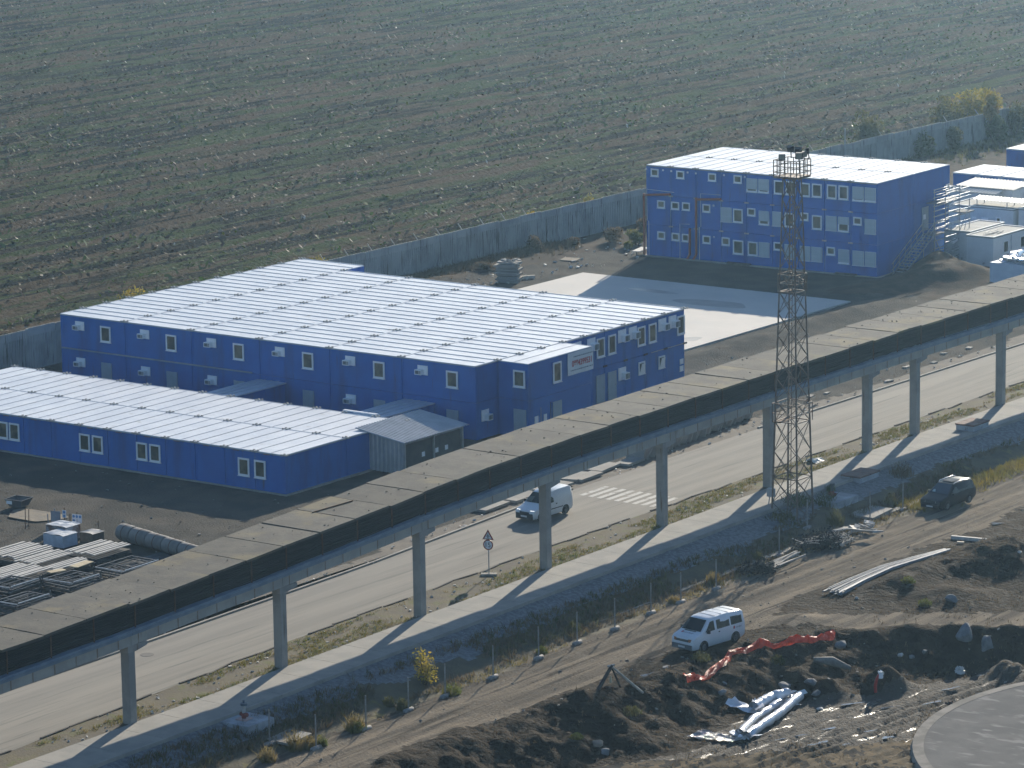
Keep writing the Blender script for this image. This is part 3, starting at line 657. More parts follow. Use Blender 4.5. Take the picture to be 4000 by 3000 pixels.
# ------------------------------------------------------------------ scaffold stair on the right side of it
sc_ = empty("scaffold_stair", (27.6, 73.0, 0), "silver scaffold staircase tower against the side of the three-storey building", "scaffold")
for x in (27.45, 28.45):
    mb = MB(); mb.bar((x,67.7,.05), (x,72.6,2.72), .09); mb.bar((x,67.7,1.0), (x,72.6,3.65), .05); mb.bar((x,67.75,.5), (x,72.6,3.2), .04)
    for k in range(6): y = 67.9+k*.93; mb.bar((x,y,.1+k*.51), (x,y,1.1+k*.51), .04)
    mb.build("stair_rail", galv, sc_)
mb = MB()
for k in range(15): y = 67.85+k*.335; mb.box(27.45, 28.45, y, y+.26, .12+k*.182, .15+k*.182)
mb.build("stair_tread", galv, sc_)
deckm = Mt("grey_deck", (.16,.17,.17), (.2,.2,.2), scale=2)
for q in ((27.4,28.5,72.6,74.4,2.68,2.76), (27.4,28.5,73.2,76.8,5.15,5.23), (27.4,29.0,76.8,78.3,4.0,4.08)): MB().box(*q).build("landing", deckm, sc_)
for x in (27.45, 28.5):
    for y, z in ((72.7,3.8), (74.4,6.1), (76.7,6.3), (78.3,5.0)): MB().tube([(x,y,0),(x,y,z)], .035, 6).build("standard_tube", galv, sc_)
mb = MB()
for z in (.15,.42,.62,1.0,1.25,1.9,2.35,2.95,3.4,3.9,4.35,4.75,5.2,5.45,5.9,6.1):
    for x in (27.42, 28.52): mb.tube([(x,74.3,z),(x,76.85,z+.02)], .045, 6)
for z in (3.3, 3.85, 4.3, 5.3, 5.55, 6.0): mb.tube([(28.54,72.9,z),(28.54,78.35,z)], .035, 6)
for z in (3.2, 3.65): mb.tube([(28.52,72.7,z),(28.52,74.4,z)], .03, 6); mb.tube([(27.45,72.65,z),(28.5,72.65,z)], .03, 6)
mb.tube([(28.5,74.4,.2),(28.5,76.8,2.6)], .03, 5); mb.tube([(28.5,76.8,2.6),(28.5,78.3,4.4)], .03, 5); mb.tube([(28.5,72.7,2.5),(28.5,74.4,.3)], .03, 5); mb.tube([(28.5,78.3,4.6),(28.5,76.8,.6)], .03, 5)
mb.build("ledger_tube", galv, sc_)
mb = MB()
for y, z in ((75.2,5.0),(75.6,3.0),(75.9,1.8)): mb.cbox((28.45,y,z), (.3,.7,.16), 0, .3, .2)
mb.build("hanging_sheet", white, sc_)
# ================================================================== cabins at the right edge
cabw = Mt("white_panel", (.64,.66,.67), (.56,.58,.60), scale=.5, rough=.6, c3=(.34,.35,.34), s3=1.0, t3=.66, w3=.1)
def cabin(x0, x1, y0, y1, h, wm_, roof, label, group=None, name="site_cabin", seams=0):
    c = empty(name, (x0, y0, 0), label, "cabin", group)
    mb = MB(); mb.box(x0, x1, y0, y1, .02, h-.12)
    for a, b in ((x0-.012, x0+.12), (x1-.12, x1+.012)):
        for d, e in ((y0-.012, y0+.12), (y1-.12, y1+.012)): mb.box(a, b, d, e, .02, h-.12)
    mb.build("wall", wm_, c)
    if roof == 'corr':
        mb = MB(); P = []
        n = int((x1-x0+.4)/.08)
        for i in range(n+1):
            x = x0-.2+(x1-x0+.4)*i/n; r = (0,.05,.05,0)[i % 4]; P.append([(x, y0-.25, h-.05+r), (x, y1+.2, h+.18+r)])
        mb.grid(P, False); mb.build("roof", Mt("white_corrugated", (.52,.52,.50), (.46,.46,.44), scale=1, rough=.45), c)
    elif roof == 'flat':
        mb = MB(); mb.box(x0-.03, x1+.03, y0-.03, y1+.03, h-.119, h)
        for k in range(1, seams): x = x0+(x1-x0)*k/seams; mb.box(x-.05, x+.05, y0, y1, h+.001, h+.05)
        mb.build("roof", roofm, c)
    else:
        MB().box(x0-.02, x1+.02, y0-.02, y1+.02, h-.119, h-.03).build("roof", Mt("grey_roof_felt", (.27,.28,.27), (.21,.22,.22), scale=.6, rough=.8), c)
        mb = MB(); w = .09
        mb.box(x0-.03, x1+.03, y0-.04, y0+w, h-.028, h+.03); mb.box(x1-w, x1+.04, y0+w, y1-w, h-.028, h+.03); mb.box(x0-.04, x0+w, y0+w, y1-w, h-.028, h+.03); mb.box(x0-.03, x1+.03, y1-w, y1+.04, h-.028, h+.03)
        mb.build("roof_rim", Mt("bright_rim", (.62,.62,.60), rough=.4), c)
    return c
c1 = cabin(11.55, 23.8, 105.4, 111, 2.5, blue, 'flat', "blue flat-roofed cabin row with pale ribbed roof behind white cabins", seams=5)
f = Face(c1, (0,0,0), (1,0,0), (0,-1,0))
for u in (2.2, 4.6, 7.0): f.plate("vent", shutm, u, u+.6, 2.1, 2.3)
f.window(4.9, 6.0, 1.0, 1.9)
cabin(8.2, 18, 121.3, 127, 2.5, blue, 'flat', "blue cabin with pale roof at the far right edge, farthest back", seams=4)
cabin(16.6, 27.5, 114.0, 118, 2.5, blue, 'flat', "blue cabin glimpsed at the right edge between two other blue cabins", seams=4)
c2 = cabin(16.5, 21.9, 97.6, 100.7, 2.75, cabw, 'corr', "white cabin under a raised corrugated roof")
c3 = cabin(15.9, 20.9, 96.4, 97.3, 2.45, cabw, 'corr', "white lean-to under a lower corrugated roof")
c3b = cabin(23.9, 32, 96.5, 100, 2.3, cabw, 'corr', "white cabin with corrugated roof cut by the right photo edge")
c4 = cabin(20.6, 26.75, 88.9, 93.5, 2.5, cabw, 'felt', "white cabin with grey felt roof and wall air conditioner")
f = Face(c4, (0,0,0), (1,0,0), (0,-1,0)); f.ac(3.1, 3.75, 1.1, 1.6); f.window(4.5, 5.0, .9, 1.75); f.plate("notice_board", white, 2.2, 2.6, 1.3, 1.6)
cab4x = cabin(27.0, 33.5, 89.4, 93.4, 2.55, cabw, 'felt', "white grey-roofed cabin right of the one with the air conditioner")
mb = MB(); P = []; n = 110
for i in range(n+1):
    x = 22.2+9.5*i/n; r = (0,.05,.05,0)[i % 4]; P.append([(x, 89.9, 2.92+r), (x-.3, 91.6, 3.02+r)])
mb.grid(P, False)
for x in (22.6, 25.5, 28.5, 31): mb.box(x, x+.06, 90.0, 90.06, 2.4, 2.93); mb.box(x, x+.06, 91.3, 91.36, 2.4, 2.98)
tag(mb.build("canopy_sheet", Mt("sunlit_corrugated", (.55,.54,.50), (.48,.47,.44), scale=1, rough=.4)), "long strip of pale corrugated sheeting raised over grey cabin roofs", "roofing")
c5 = cabin(29.9, 32.4, 75.35, 81.4, 2.5, cabw, 'felt', "white cabin with barred windows nearest the soil heap")
f = Face(c5, (2.5,0,0), (0,1,0), (1,0,0))
for u in (1.6, 4.4):
    w = f.window(u, u+.8, 1.0, 1.95); mb = MB()
    for k in range(5): f.box(mb, u+.12+k*.13, u+.15+k*.13, 1.05, 1.9, .06, .09)
    f.mk(mb, "window_bars", darkm, w)
mb = MB(); f.box(mb, 2.9, 3.0, .1, 2.3, 0, .04); f.mk(mb, "panel_joint", ribm)
mb = MB(); rng = random.Random(5)
for k in range(7): mb.cbox((30.7+rng.uniform(0,1.0), 76.6+rng.uniform(0,1.6), 2.52+k*.01), (.08,1.1,.05), rng.uniform(-.5,.2))
tag(mb.build("loose_battens", Mt("pale_batten", (.55,.52,.47), rough=.6)), "handful of pale battens lying on the roof of the barred cabin", "battens")
cabin(27.15, 29.55, 76.6, 82.3, 2.55, cabw, 'felt', "white cabin between the barred cabin and the scaffold stair")
# tarpaulin-covered stack in front of them
tp = empty("covered_stack", (35.9, 68.7, 0), "white sheeted stack topped with crumpled silver foil, behind the viaduct", "stack")
mb = MB(); mb.box(35.85, 39.5, 68.6, 77, 0, 1.75); mb.build("white_sheet", Mt("white_tarpaulin", (.50,.56,.64), (.43,.49,.58), scale=.8, rough=.5, bump=.4, bscale=2.5), tp)
mb = MB(); rng = random.Random(9)
for k in range(60):
    mb.cbox((36.2+rng.uniform(0,3), 69+rng.uniform(0,7.5), 1.85+rng.uniform(0,.3)), (rng.uniform(.2,.9), rng.uniform(.5,1.6), .12), rng.uniform(-.5,.5), rng.uniform(-.3,.3), rng.uniform(-.4,.4))
mb.build("silver_foil", Mt("silver_foil", (.62,.63,.65), rough=.25, metallic=.8), tp)
# ================================================================== elevated cable gallery on pillars
va = empty("elevated_gallery", (59.5, 0, 0), "long concrete gallery on square pillars with dark cable sides, crossing the whole picture", "viaduct")
def seg(y0, y1, step=3.0):
    k = np.arange(y0, y1+.01, step); return [float(a) for a in k]
for y in (-72.8,-60.83,-49,-37,-25,-13,-1,10.9,16.9,28.1,40,52):
    x = PX(y); zt = ZB(y)
    mb = MB(); mb.box(x-.27, x+.25, y-.225, y+.225, -.05, zt-.34); mb.build("pillar", pillm, va)
    mb = MB(); mb.prism([(x-.3,y-.24,zt-.338),(x-.3,y+.35,zt-.338),(x-.3,y+1.15,zt-.2),(x-.3,y+1.15,zt-.004),(x-.3,y-.24,zt-.004)], (.54,0,0)); mb.build("pillar_head", pillm, va)
yy = seg(-84.8, 60)
yy = [-84.8,-72.8,-60.83,-49,-37,-25,-13,-1,10.9,16.9,28.1,40,52,64]
for a, b in zip(yy[:-1], yy[1:]):
    mb = MB(); b_ = b-.03
    q = lambda y, dx, dz: (PX(y)+dx, y, ZB(y)+dz)
    # edge beam of the deck with a thin bottom flange
    mb.add([q(a,-1.5,0),q(a,.25,0),q(a,.25,.52),q(a,-1.5,.52),q(b_,-1.5,0),q(b_,.25,0),q(b_,.25,.52),q(b_,-1.5,.52)], [(0,1,2,3),(7,6,5,4),(0,4,5,1),(1,5,6,2),(2,6,7,3),(3,7,4,0)])
    mb.build("girder", girdm, va); mb = MB()
    k = a+.5
    while k < b-.3:
        mb.add([q(k,.252,.01),q(k,.27,.01),q(k,.27,.515),q(k,.252,.515),q(k+.06,.252,.01),q(k+.06,.27,.01),q(k+.06,.27,.515),q(k+.06,.252,.515)], [(0,1,2,3),(7,6,5,4),(0,4,5,1),(1,5,6,2),(2,6,7,3),(3,7,4,0)]); k += 1.5
    mb.build("rusty_joint", streakm, va)
    mb = MB(); mb.add([q(a,.0,.525),q(a,.36,.525),q(a,.36,.80),q(a,.0,.84),q(b_,.0,.525),q(b_,.36,.525),q(b_,.36,.80),q(b_,.0,.84)], [(0,1,2,3),(7,6,5,4),(0,4,5,1),(1,5,6,2),(2,6,7,3),(3,7,4,0)])
    mb.add([q(a,.36,.66),q(a,.42,.66),q(a,.42,.70),q(a,.36,.70),q(b_,.36,.66),q(b_,.42,.66),q(b_,.42,.70),q(b_,.36,.70)], [(0,1,2,3),(7,6,5,4),(0,4,5,1),(1,5,6,2),(2,6,7,3),(3,7,4,0)])
    mb.build("steel_channel", steelm, va)
    rng = random.Random(int(a*10)+5)
    mb = MB()
    ks = np.linspace(a, b_, 5)
    mb.grid([[q(t,-2.2,.85), q(t,.0,.85), q(t,.0,2.0), q(t,-2.2,2.0), q(t,-2.2,.85)] for t in ks], False)
    for z in np.arange(.88, 1.99, .085):
        for _ in range(1):
            r = rng.uniform(.025, .05); pts = [q(t, .06+rng.uniform(-.02,.10), z+rng.uniform(-.03,.03)) for t in np.linspace(a, b_, 9)]
            mb.tube(pts, r, 5, False)
    mb.build("cable_bundle", cablem, va)
    k = a+.4
    while k < b-.2:
        mb = MB(); mb.bar(q(k,.2,.82), q(k,.2,2.0), .055); mb.build("hanger_post", rust, va); k += 3.0
rng = random.Random(12)
y = -85.0; first = None
while y < 63:
    z = [ZB(y)+2.02+rng.uniform(-.02,.03), ZB(y+3)+2.02+rng.uniform(-.02,.03)]; sh_ = rng.uniform(-.08,.08); sag = .05
    mb = MB(); y1 = y+2.90
    a0, a1, b0, b1 = PX(y)-3.5+sh_, PX(y)+.42+sh_, PX(y1)-3.5+sh_, PX(y1)+.42+sh_
    top = [[(a0+(a1-a0)*u+(b0-b1)*0, y+(y1-y)*v, z[0]+(z[1]-z[0])*v+.12+.02*vnoise(np.array([u*3.]), np.array([y+v*2]))[0]) for u in (0,.33,.66,1)] for v in (0,.5,1)]
    for v_ in range(3):
        for u_ in range(4): X = top[v_][u_]; top[v_][u_] = (X[0]+(b0-a0)*v_/2, X[1], X[2])
    mb.grid([r_ for r_ in top], False)
    bot = [[(p[0], p[1], p[2]-.13) for p in r_] for r_ in top]
    mb.grid([list(reversed(r_)) for r_ in bot], False)
    ring_t = top[0]+[top[1][3]]+list(reversed(top[2]))+[top[1][0]]; ring_b = bot[0]+[bot[1][3]]+list(reversed(bot[2]))+[bot[1][0]]
    n = len(ring_t); mb.add(ring_t+ring_b, [(i, n+i, n+(i+1) % n, (i+1) % n) for i in range(n)])
    o = mb.build("roof_slab", slabm, va, loc=(PX(y)-61.5+2, y, 0)); y += 3.0
rod = tag(MB().bar((57.9,-43.2,ZB(-43.2)+2.19), (58.3,-40.3,ZB(-40.3)+2.19), .06).build("rusty_bar", rust), "rusty bar lying loose on top of the gallery slabs", "bar")
# small dark leaves and stones lying on the deck
mb = MB(); rng = random.Random(77)
for _ in range(230):
    y = rng.uniform(-75, 45); x = PX(y)+rng.uniform(-3.3,.3); s_ = rng.uniform(.02,.07)
    mb.cbox((x, y, ZB(y)+2.185), (s_, s_*1.4, s_*.7), rng.uniform(0,3))
tag(mb.build("deck_litter", Mt("dark_litter", (.06,.055,.045), (.15,.135,.115), scale=3)), kind='stuff')
# ================================================================== lattice floodlight tower
tw = empty("lattice_tower", (63.7, -5.2, 0), "tall rusty steel lattice tower with railed platform and floodlights on top", "tower")
TX, TY = 63.7, -5.2
def hw(z): return .88 - (z/20.0)*.49
corners = ((-1,-1), (1,-1), (1,1), (-1,1))
def tp_(k, z): return (TX+corners[k % 4][0]*hw(z), TY+corners[k % 4][1]*hw(z), z)
for k in range(4):
    mb = MB(); mb.tube([tp_(k,-1.2), tp_(k,5.4), tp_(k,13.2), tp_(k,20.1)], [.062,.055,.048,.042], 4, True, False); mb.build("leg", towerm, tw)
lev = [-.9,.5,2.0,3.6,5.4]+[5.4+(13.2-5.4)*i/6 for i in range(1,7)]+[13.2+(20.1-13.2)*i/5 for i in range(1,6)]
for k in range(4):
    mb = MB()
    for a, b in zip(lev[:-1], lev[1:]):
        mb.bar(tp_(k,a), tp_(k+1,b), .034); mb.bar(tp_(k+1,a), tp_(k,b), .034)
        if abs(b-5.4) < .01 or abs(b-13.2) < .01 or abs(b-2) < .01: mb.bar(tp_(k,b), tp_(k+1,b), .06)
    mb.build("bracing", towerm, tw)
def platform(z, w, rail, nb):
    mb = MB(); mb.box(TX-w, TX+w, TY-w, TY+w, z-.05, z); mb.box(TX-w, TX+w, TY-w, TY-w+.06, z-.12, z-.051); mb.box(TX-w, TX+w, TY+w-.06, TY+w, z-.12, z-.051); mb.box(TX-w, TX-w+.06, TY-w+.07, TY+w-.07, z-.12, z-.051); mb.box(TX+w-.06, TX+w, TY-w+.07, TY+w-.07, z-.12, z-.051)
    mb.build("platform", towerm, tw)
    mb = MB()
    for k in range(4):
        a = Vector((TX+corners[k][0]*w, TY+corners[k][1]*w, z)); b = Vector((TX+corners[(k+1)%4][0]*w, TY+corners[(k+1)%4][1]*w, z))
        for i in range(nb): p = a.lerp(b, i/nb); mb.bar(p, p+Vector((0,0,rail)), .045)
        for h in (rail, rail*.62, rail*.25): mb.bar(a+Vector((0,0,h)), b+Vector((0,0,h)), .045)
    mb.build("railing", towerm, tw)
platform(20.1, .79, .95, 4)
for z, w, rh in ((13.2, .62, 1.05), (5.4, .86, 1.1)):
    mb = MB(); mb.box(TX-w, TX-w*.35, TY-w, TY+w, z-.04, z); mb.build("platform", rust, tw)
    mb = MB()
    for k in range(4):
        a = Vector((TX+corners[k][0]*w, TY+corners[k][1]*w, z)); b = Vector((TX+corners[(k+1)%4][0]*w, TY+corners[(k+1)%4][1]*w, z))
        mb.bar(a, a+Vector((0,0,rh)), .04); mb.bar(a+Vector((0,0,rh)), b+Vector((0,0,rh)), .05); mb.bar(a+Vector((0,0,.5)), b+Vector((0,0,.5)), .035); mb.bar(a+Vector((0,0,rh*.5)), b+Vector((0,0,rh)), .03)
    mb.build("railing", towerm, tw)
mb = MB()
for s_ in (-.18, .18): mb.bar((TX-.25, TY+s_, -.9), (TX-.05, TY+s_, 20.1), .035)
for i in range(58): z = -.7+i*.36; x = TX-.25+.2*(z+.9)/21; mb.bar((x,TY-.18,z), (x,TY+.18,z), .025)
mb.build("ladder", towerm, tw)
lampd = Mt("dark_lamp_body", (.03,.032,.04), (.05,.05,.055), scale=3, rough=.5); lens = Mt("lamp_glass", (.20,.21,.17), (.26,.27,.24), scale=4, rough=.15)
def flood(x, y, z, rz, tilt, s_=1.0):
    M = Matrix.Translation((x,y,z)) @ Matrix.Rotation(rz, 4, 'Z') @ Matrix.Rotation(tilt, 4, 'X')
    mb = MB(); P = [M @ Vector(p) for p in ((-.2*s_,0,-.18*s_),(.2*s_,0,-.18*s_),(.2*s_,0,.18*s_),(-.2*s_,0,.18*s_),(-.12*s_,.2*s_,-.12*s_),(.12*s_,.2*s_,-.12*s_),(.12*s_,.2*s_,.12*s_),(-.12*s_,.2*s_,.12*s_))]
    mb.add(P, [(0,1,2,3),(7,6,5,4),(0,4,5,1),(1,5,6,2),(2,6,7,3),(3,7,4,0)])
    mb.bar(M @ Vector((0,.08,-.1)), Vector((x,y,21.0)), .05)
    f = mb.build("floodlight", lampd, tw)
    mb = MB(); mb.prism([M @ Vector(p) for p in ((-.15*s_,-.003,-.13*s_),(.15*s_,-.003,-.13*s_),(.15*s_,-.003,.13*s_),(-.15*s_,-.003,.13*s_))], M.to_3x3() @ Vector((0,-.02,0)))
    o = mb.build("lens", lens, tw); o.parent = f
flood(TX-.79+.55, TY-.79+.05, 21.25, R(35), R(8)); flood(TX-.55, TY+.79, 21.55, R(170), R(-15), 1.15); flood(TX-.05, TY+.75, 21.5, R(200), R(-10), 1.1)
flood(TX+.60, TY-.20, 21.3, R(35), R(20), 1.15); flood(TX+.70, TY+.25, 21.35, R(60), R(25)); flood(TX+.75, TY+.70, 21.55, R(110), R(-5), 1.0)
# ================================================================== back wall
wallm = Mt("ribbed_wall_concrete", (.40,.395,.37), (.29,.29,.275), scale=.5, rough=.9, bump=.2, bscale=6, rnd=True, c3=(.14,.13,.11), s3=1.6, t3=.57, w3=.1, st3=(1,3,.2))
wa = empty("boundary_wall", (-5.05, 50, 0), "long grey ribbed concrete wall along the ploughed field", "wall")
pn = None; y = -16.0
def WXx(y): return -5.25 if y < 90 else -5.25+.022*(y-90)
while y < 172:
    if pn is None:
        mb = MB(); mb.box(-.07, .07, -1.48, 1.48, -.1, 2.42); mb.box(-.075, .11, -1.48, 1.48, 2.421, 2.98)
        k = -1.34
        while k < 1.4: mb.box(.071, .115, k, k+.13, .05, 2.42); k += .268
        for k in range(9): yb = -1.3+.31*k; mb.box(.02, .12, yb, yb+.2, 2.981, 3.02)
        pn = mb.build("wall_panel", wallm, None); pn.parent = wa
    else: pn = place_copy(pn, (0,0,0), wa)
    pn.location = (WXx(y+1.5)-wa.location.x, y+1.5-50, random.Random(int(y)).uniform(-.05,.05)); y += 3.0
bracket = None
mb = MB()
for y in list(np.arange(30, 66, 3.0)) + list(np.arange(84, 150, 6.0)):
    mb.bar((WXx(y)+.0,y,2.95), (WXx(y)-.42,y-.05,3.5), .06)
o = mb.build("barb_bracket", Mt("pale_bracket", (.42,.38,.33), rough=.7), wa)
# slim mast by the wall
mm = tag(MB().tube([(WXx(112)+.6,112.5,0),(WXx(112)+.6,112.5,4.6)], .06, 6).build("slim_mast", galv), "slim grey mast standing in front of the wall behind the three-storey roof", "mast")
# ================================================================== road sign
p = G(1850+435*110/793, 2050+1430*230/1659)
rs_ = empty("road_sign", (p.x, p.y, 0), "roadside pole with pedestrian warning triangle above round 15 speed limit", "road sign")
signw = Mt("sign_white", (.62,.65,.70), rough=.4); signr = Mt("sign_red", (.20,.03,.035), rough=.45); signk = Mt("sign_black", (.03,.05,.075), rough=.5)
MB().tube([(p.x,p.y,.05),(p.x,p.y,2.6)], .033, 8).build("pole", galv, rs_)
mb = MB(); mb.cbox((p.x,p.y,.06), (.9,.35,.13), .6); mb.build("concrete_foot", concrete, rs_)
S_ = Matrix.Translation((p.x,p.y,0)) @ Matrix.Rotation(R(14), 4, 'Z')       # the plates face the traffic coming from -Y
def plate(pts, y0, th, mat, name, par):
    mb = MB(); mb.prism([S_ @ Vector((a, y0, b)) for a, b in pts], S_.to_3x3() @ Vector((0, -th, 0))); return mb.build(name, mat, par)
def sub(o, f): o.parent = f; return o
tri = lambda s_, z: [(-s_, z-.50*s_), (s_, z-.50*s_), (.0, z+1.23*s_)]
t_ = plate(tri(.34, 2.25), -.05, .015, signr, "warning_triangle", rs_); plate(tri(.225, 2.24), -.067, .004, signw, "triangle_face", rs_).parent = t_
man = [[(-.02,2.36),(.02,2.36),(.03,2.40),(0,2.43),(-.03,2.40)], [(-.035,2.34),(.035,2.34),(.03,2.22),(-.03,2.22)], [(-.03,2.22),(0,2.22),(-.05,2.10),(-.09,2.10)], [(0,2.22),(.03,2.22),(.09,2.10),(.05,2.10)], [(-.035,2.34),(-.035,2.31),(-.09,2.23),(-.105,2.25)], [(.035,2.34),(.035,2.31),(.09,2.23),(.105,2.25)], [(-.14,2.085),(.14,2.085),(.14,2.075),(-.14,2.075)]]
mb = MB()
for q in man: mb.prism([S_ @ Vector((a, -.0715, b)) for a, b in q], S_.to_3x3() @ Vector((0,-.003,0)))
mb.build("walking_figure", signk, rs_).parent = t_
circ = lambda r, z: [(r*math.cos(a), z+r*math.sin(a)) for a in np.linspace(0, 6.2832, 29)[:-1]]
t_ = plate(circ(.30, 1.78), -.05, .015, signr, "speed_disc", rs_); plate(circ(.235, 1.78), -.067, .004, signw, "disc_face", rs_).parent = t_
tt = text_mesh("speed_number", "15", .3, signk, rs_, Matrix.Translation((-p.x,-p.y,0)) @ S_ @ Matrix.Translation((0,-.0725,1.78)) @ Matrix.Rotation(R(90), 4, 'X'), (.29,.27)); tt.parent = t_
# fix child offsets of the sign's sub-parts (all plates share the pole's frame)
# ================================================================== vehicles
tyre = Mt("tyre_rubber", (.018,.018,.019), rough=.8); rimm = Mt("wheel_rim", (.16,.16,.165), (.10,.10,.10), scale=5, rough=.5); blackp = Mt("black_trim", (.028,.03,.033), rough=.6)
carglass = Mt("car_glass", (.010,.014,.018), rough=.18, spec=.3); glare_paint = Mt("painted_glare", (.11,.12,.11), (.05,.055,.05), scale=1.5, rough=.3)  # second material paints pale glare patches onto the windscreens
headl = Mt("headlamp_glass", (.45,.46,.46), rough=.12, spec=.6); amber = Mt("amber_lamp", (.30,.13,.06), rough=.25); tail_ = Mt("tail_lamp", (.25,.02,.02), rough=.3); platew = Mt("number_plate", (.50,.52,.54), rough=.5)
def loft_body(st):
    """st: stations (x, zb, zs, zw, zr, yb, yw, yr): bottom, sill, waist, roof heights and half widths"""
    mb = MB(); P = []
    for (x, zb, zw, zr, yb, yw, yr) in st:
        half = [(0,zb), (yb*.92,zb), (yb,zb+.10), (yw,zb+(zw-zb)*.55), (yw*.985,zw), (yr+(yw-yr)*.12,zr-.10*(zr-zw)), (yr*.93,zr-.01*(zr-zw)), (yr*.5,zr+.015), (0,zr+.02)]
        ring = [(x,y,z) for y, z in half]+[(x,-y,z) for y, z in reversed(half[1:-1])]
        P.append(ring+[ring[0]])
    mb.grid(P, True); mb.add(P[0][:-1], [tuple(range(len(P[0])-1))]); mb.add(P[-1][:-1], [tuple(reversed(range(len(P[-1])-1)))])
    return mb
def vehicle(name, label, cat, loc, heading, s, st, paint):
    v = empty(name, loc, label, cat, None, heading)
    mb = loft_body([tuple(a*s for a in q) for q in st]); b = mb.build("body", paint, None); b.parent = v
    for p in b.data.polygons: p.use_smooth = True
    md = b.modifiers.new("split", 'EDGE_SPLIT'); md.split_angle = R(38)
    def part(mb, nm, mat, par=None):
        mb.v = [tuple(c*s for c in q) for q in mb.v]; o = mb.build(nm, mat, None); o.parent = par or v; return o
    return v, part
def wheels(part, wb_f, wb_r, yw, r=.32, w=.2):
    for x in (wb_f, wb_r):
        for sgn in (-1, 1):
            mb = MB(); y0 = sgn*(yw-w); y1 = sgn*(yw+.015); rr = [.6*r, .93*r, r, r, .93*r, .6*r]; yy_ = [0,0,.2,.8,1,1]
            mb.tube([(x, y0+(y1-y0)*t, r) for t in (0,.001,.2,.8,.999,1)], rr, 20); wl2 = part(mb, "wheel", tyre)
            mb = MB(); mb.tube([(x,y1-sgn*.01,r),(x,y1+sgn*.012,r)], r*.60, 14)
            for k in range(5): a = k*1.2566; mb.tube([(x,y1+sgn*.013,r),(x+.5*r*math.cos(a),y1+sgn*.014,r+.5*r*math.sin(a))], .03, 4)
            part(mb, "rim", rimm, wl2)
            mb = MB(); mb.prism([(x+(r+.075)*math.cos(a), sgn*(yw-.015), r+(r+.075)*math.sin(a)) for a in np.linspace(-.35, math.pi+.35, 17)], (0, sgn*.022, 0)); part(mb, "wheel_arch", blackp)
def qpatch(pts, off=.012, lift=.002):
    a, b, c = Vector(pts[0]), Vector(pts[1]), Vector(pts[2]); n = (b-a).cross(c-a).normalized()
    if n.dot((a+c)/2-Vector((0,0,.8))) < 0: n = -n; pts = list(reversed(pts))
    mb = MB(); mb.prism([Vector(p)+n*lift for p in pts], n*off); return mb
def mir(pts): return [(p[0],-p[1],p[2]) for p in reversed(pts)]
HD = -math.pi/2         # heading -Y: local +x points to -Y, local -y... the vehicle's left is +X
vanw = Mt("white_van_paint", (.64,.67,.70), (.58,.61,.64), scale=.8, rough=.28, spec=.5, c3=(.40,.38,.35), s3=1.2, t3=.66, w3=.15)
# --- white panel van on the road
vx = G(2000+1720*280/2212, 1860+1150*280/2212)
v, part = vehicle("panel_van", "white panel van driving on the asphalt road behind a gallery pillar", "van", (52.28, -14.72, .03), HD-R(3), .875,
   [(2.10,.28,.55,.60,.62,.66,.55),(2.05,.24,.72,.76,.78,.82,.66),(1.75,.22,.84,.90,.84,.86,.74),(1.15,.22,.98,1.04,.85,.86,.80),(.95,.22,1.02,1.16,.85,.86,.80),(.32,.22,1.03,1.68,.85,.86,.70),(.10,.22,1.03,1.78,.85,.86,.70),(-.7,.22,1.03,1.86,.85,.86,.72),(-1.9,.24,1.03,1.88,.85,.86,.72),(-2.08,.30,1.03,1.80,.84,.85,.70),(-2.12,.34,1.03,1.62,.82,.83,.68)], vanw)
wheels(part, 1.32, -1.32, .86, .31)
o = qpatch([(1.02,.72,1.10),(1.02,-.72,1.10),(.36,-.62,1.66),(.36,.62,1.66)], .012, .045); w_ = part(o, "windscreen", carglass)
part(qpatch([(.98,-.25,1.145),(.98,-.68,1.145),(.66,-.62,1.42),(.62,-.18,1.46)], .006, .059), "dashboard_glare", glare_paint, w_)
for f_ in (lambda q: q, mir):
    part(qpatch(f_([(-.05,.842,1.08),(.72,.838,1.08),(.30,.735,1.56),(-.05,.715,1.62)])), "side_window", carglass)
    part(qpatch(f_([(-1.0,.868,.62),(1.0,.868,.62),(1.0,.868,.68),(-1.0,.868,.68)])), "side_moulding", blackp)
    part(qpatch(f_([(2.06,.42,.60),(2.0,.74,.60),(1.92,.74,.80),(1.98,.42,.80)][::-1]), .03), "headlight", Me("lit_headlamp", (1,.95,.85), 1.6))
    part(qpatch(f_([(-.36,.872,.92),(-.22,.872,.92),(-.22,.872,.98),(-.36,.872,.98)]), .02), "door_handle", blackp)
mb = MB(); mb.box(1.98, 2.17, -.70, .70, .22, .60); mb.box(1.96, 2.125, -.40, .40, .601, .70); part(mb, "bumper", blackp)
mb = MB(); mb.box(-2.18, -2.05, -.70, .70, .30, .52); part(mb, "rear_bumper", blackp)
mb = MB(); mb.box(2.171, 2.178, -.26, .26, .36, .47); part(mb, "number_plate", platew)
for sgn in (1, -1):
    mb = MB(); mb.cbox((.72, sgn*.98, 1.13), (.12,.2,.2)); mm_ = part(mb, "wing_mirror", blackp)
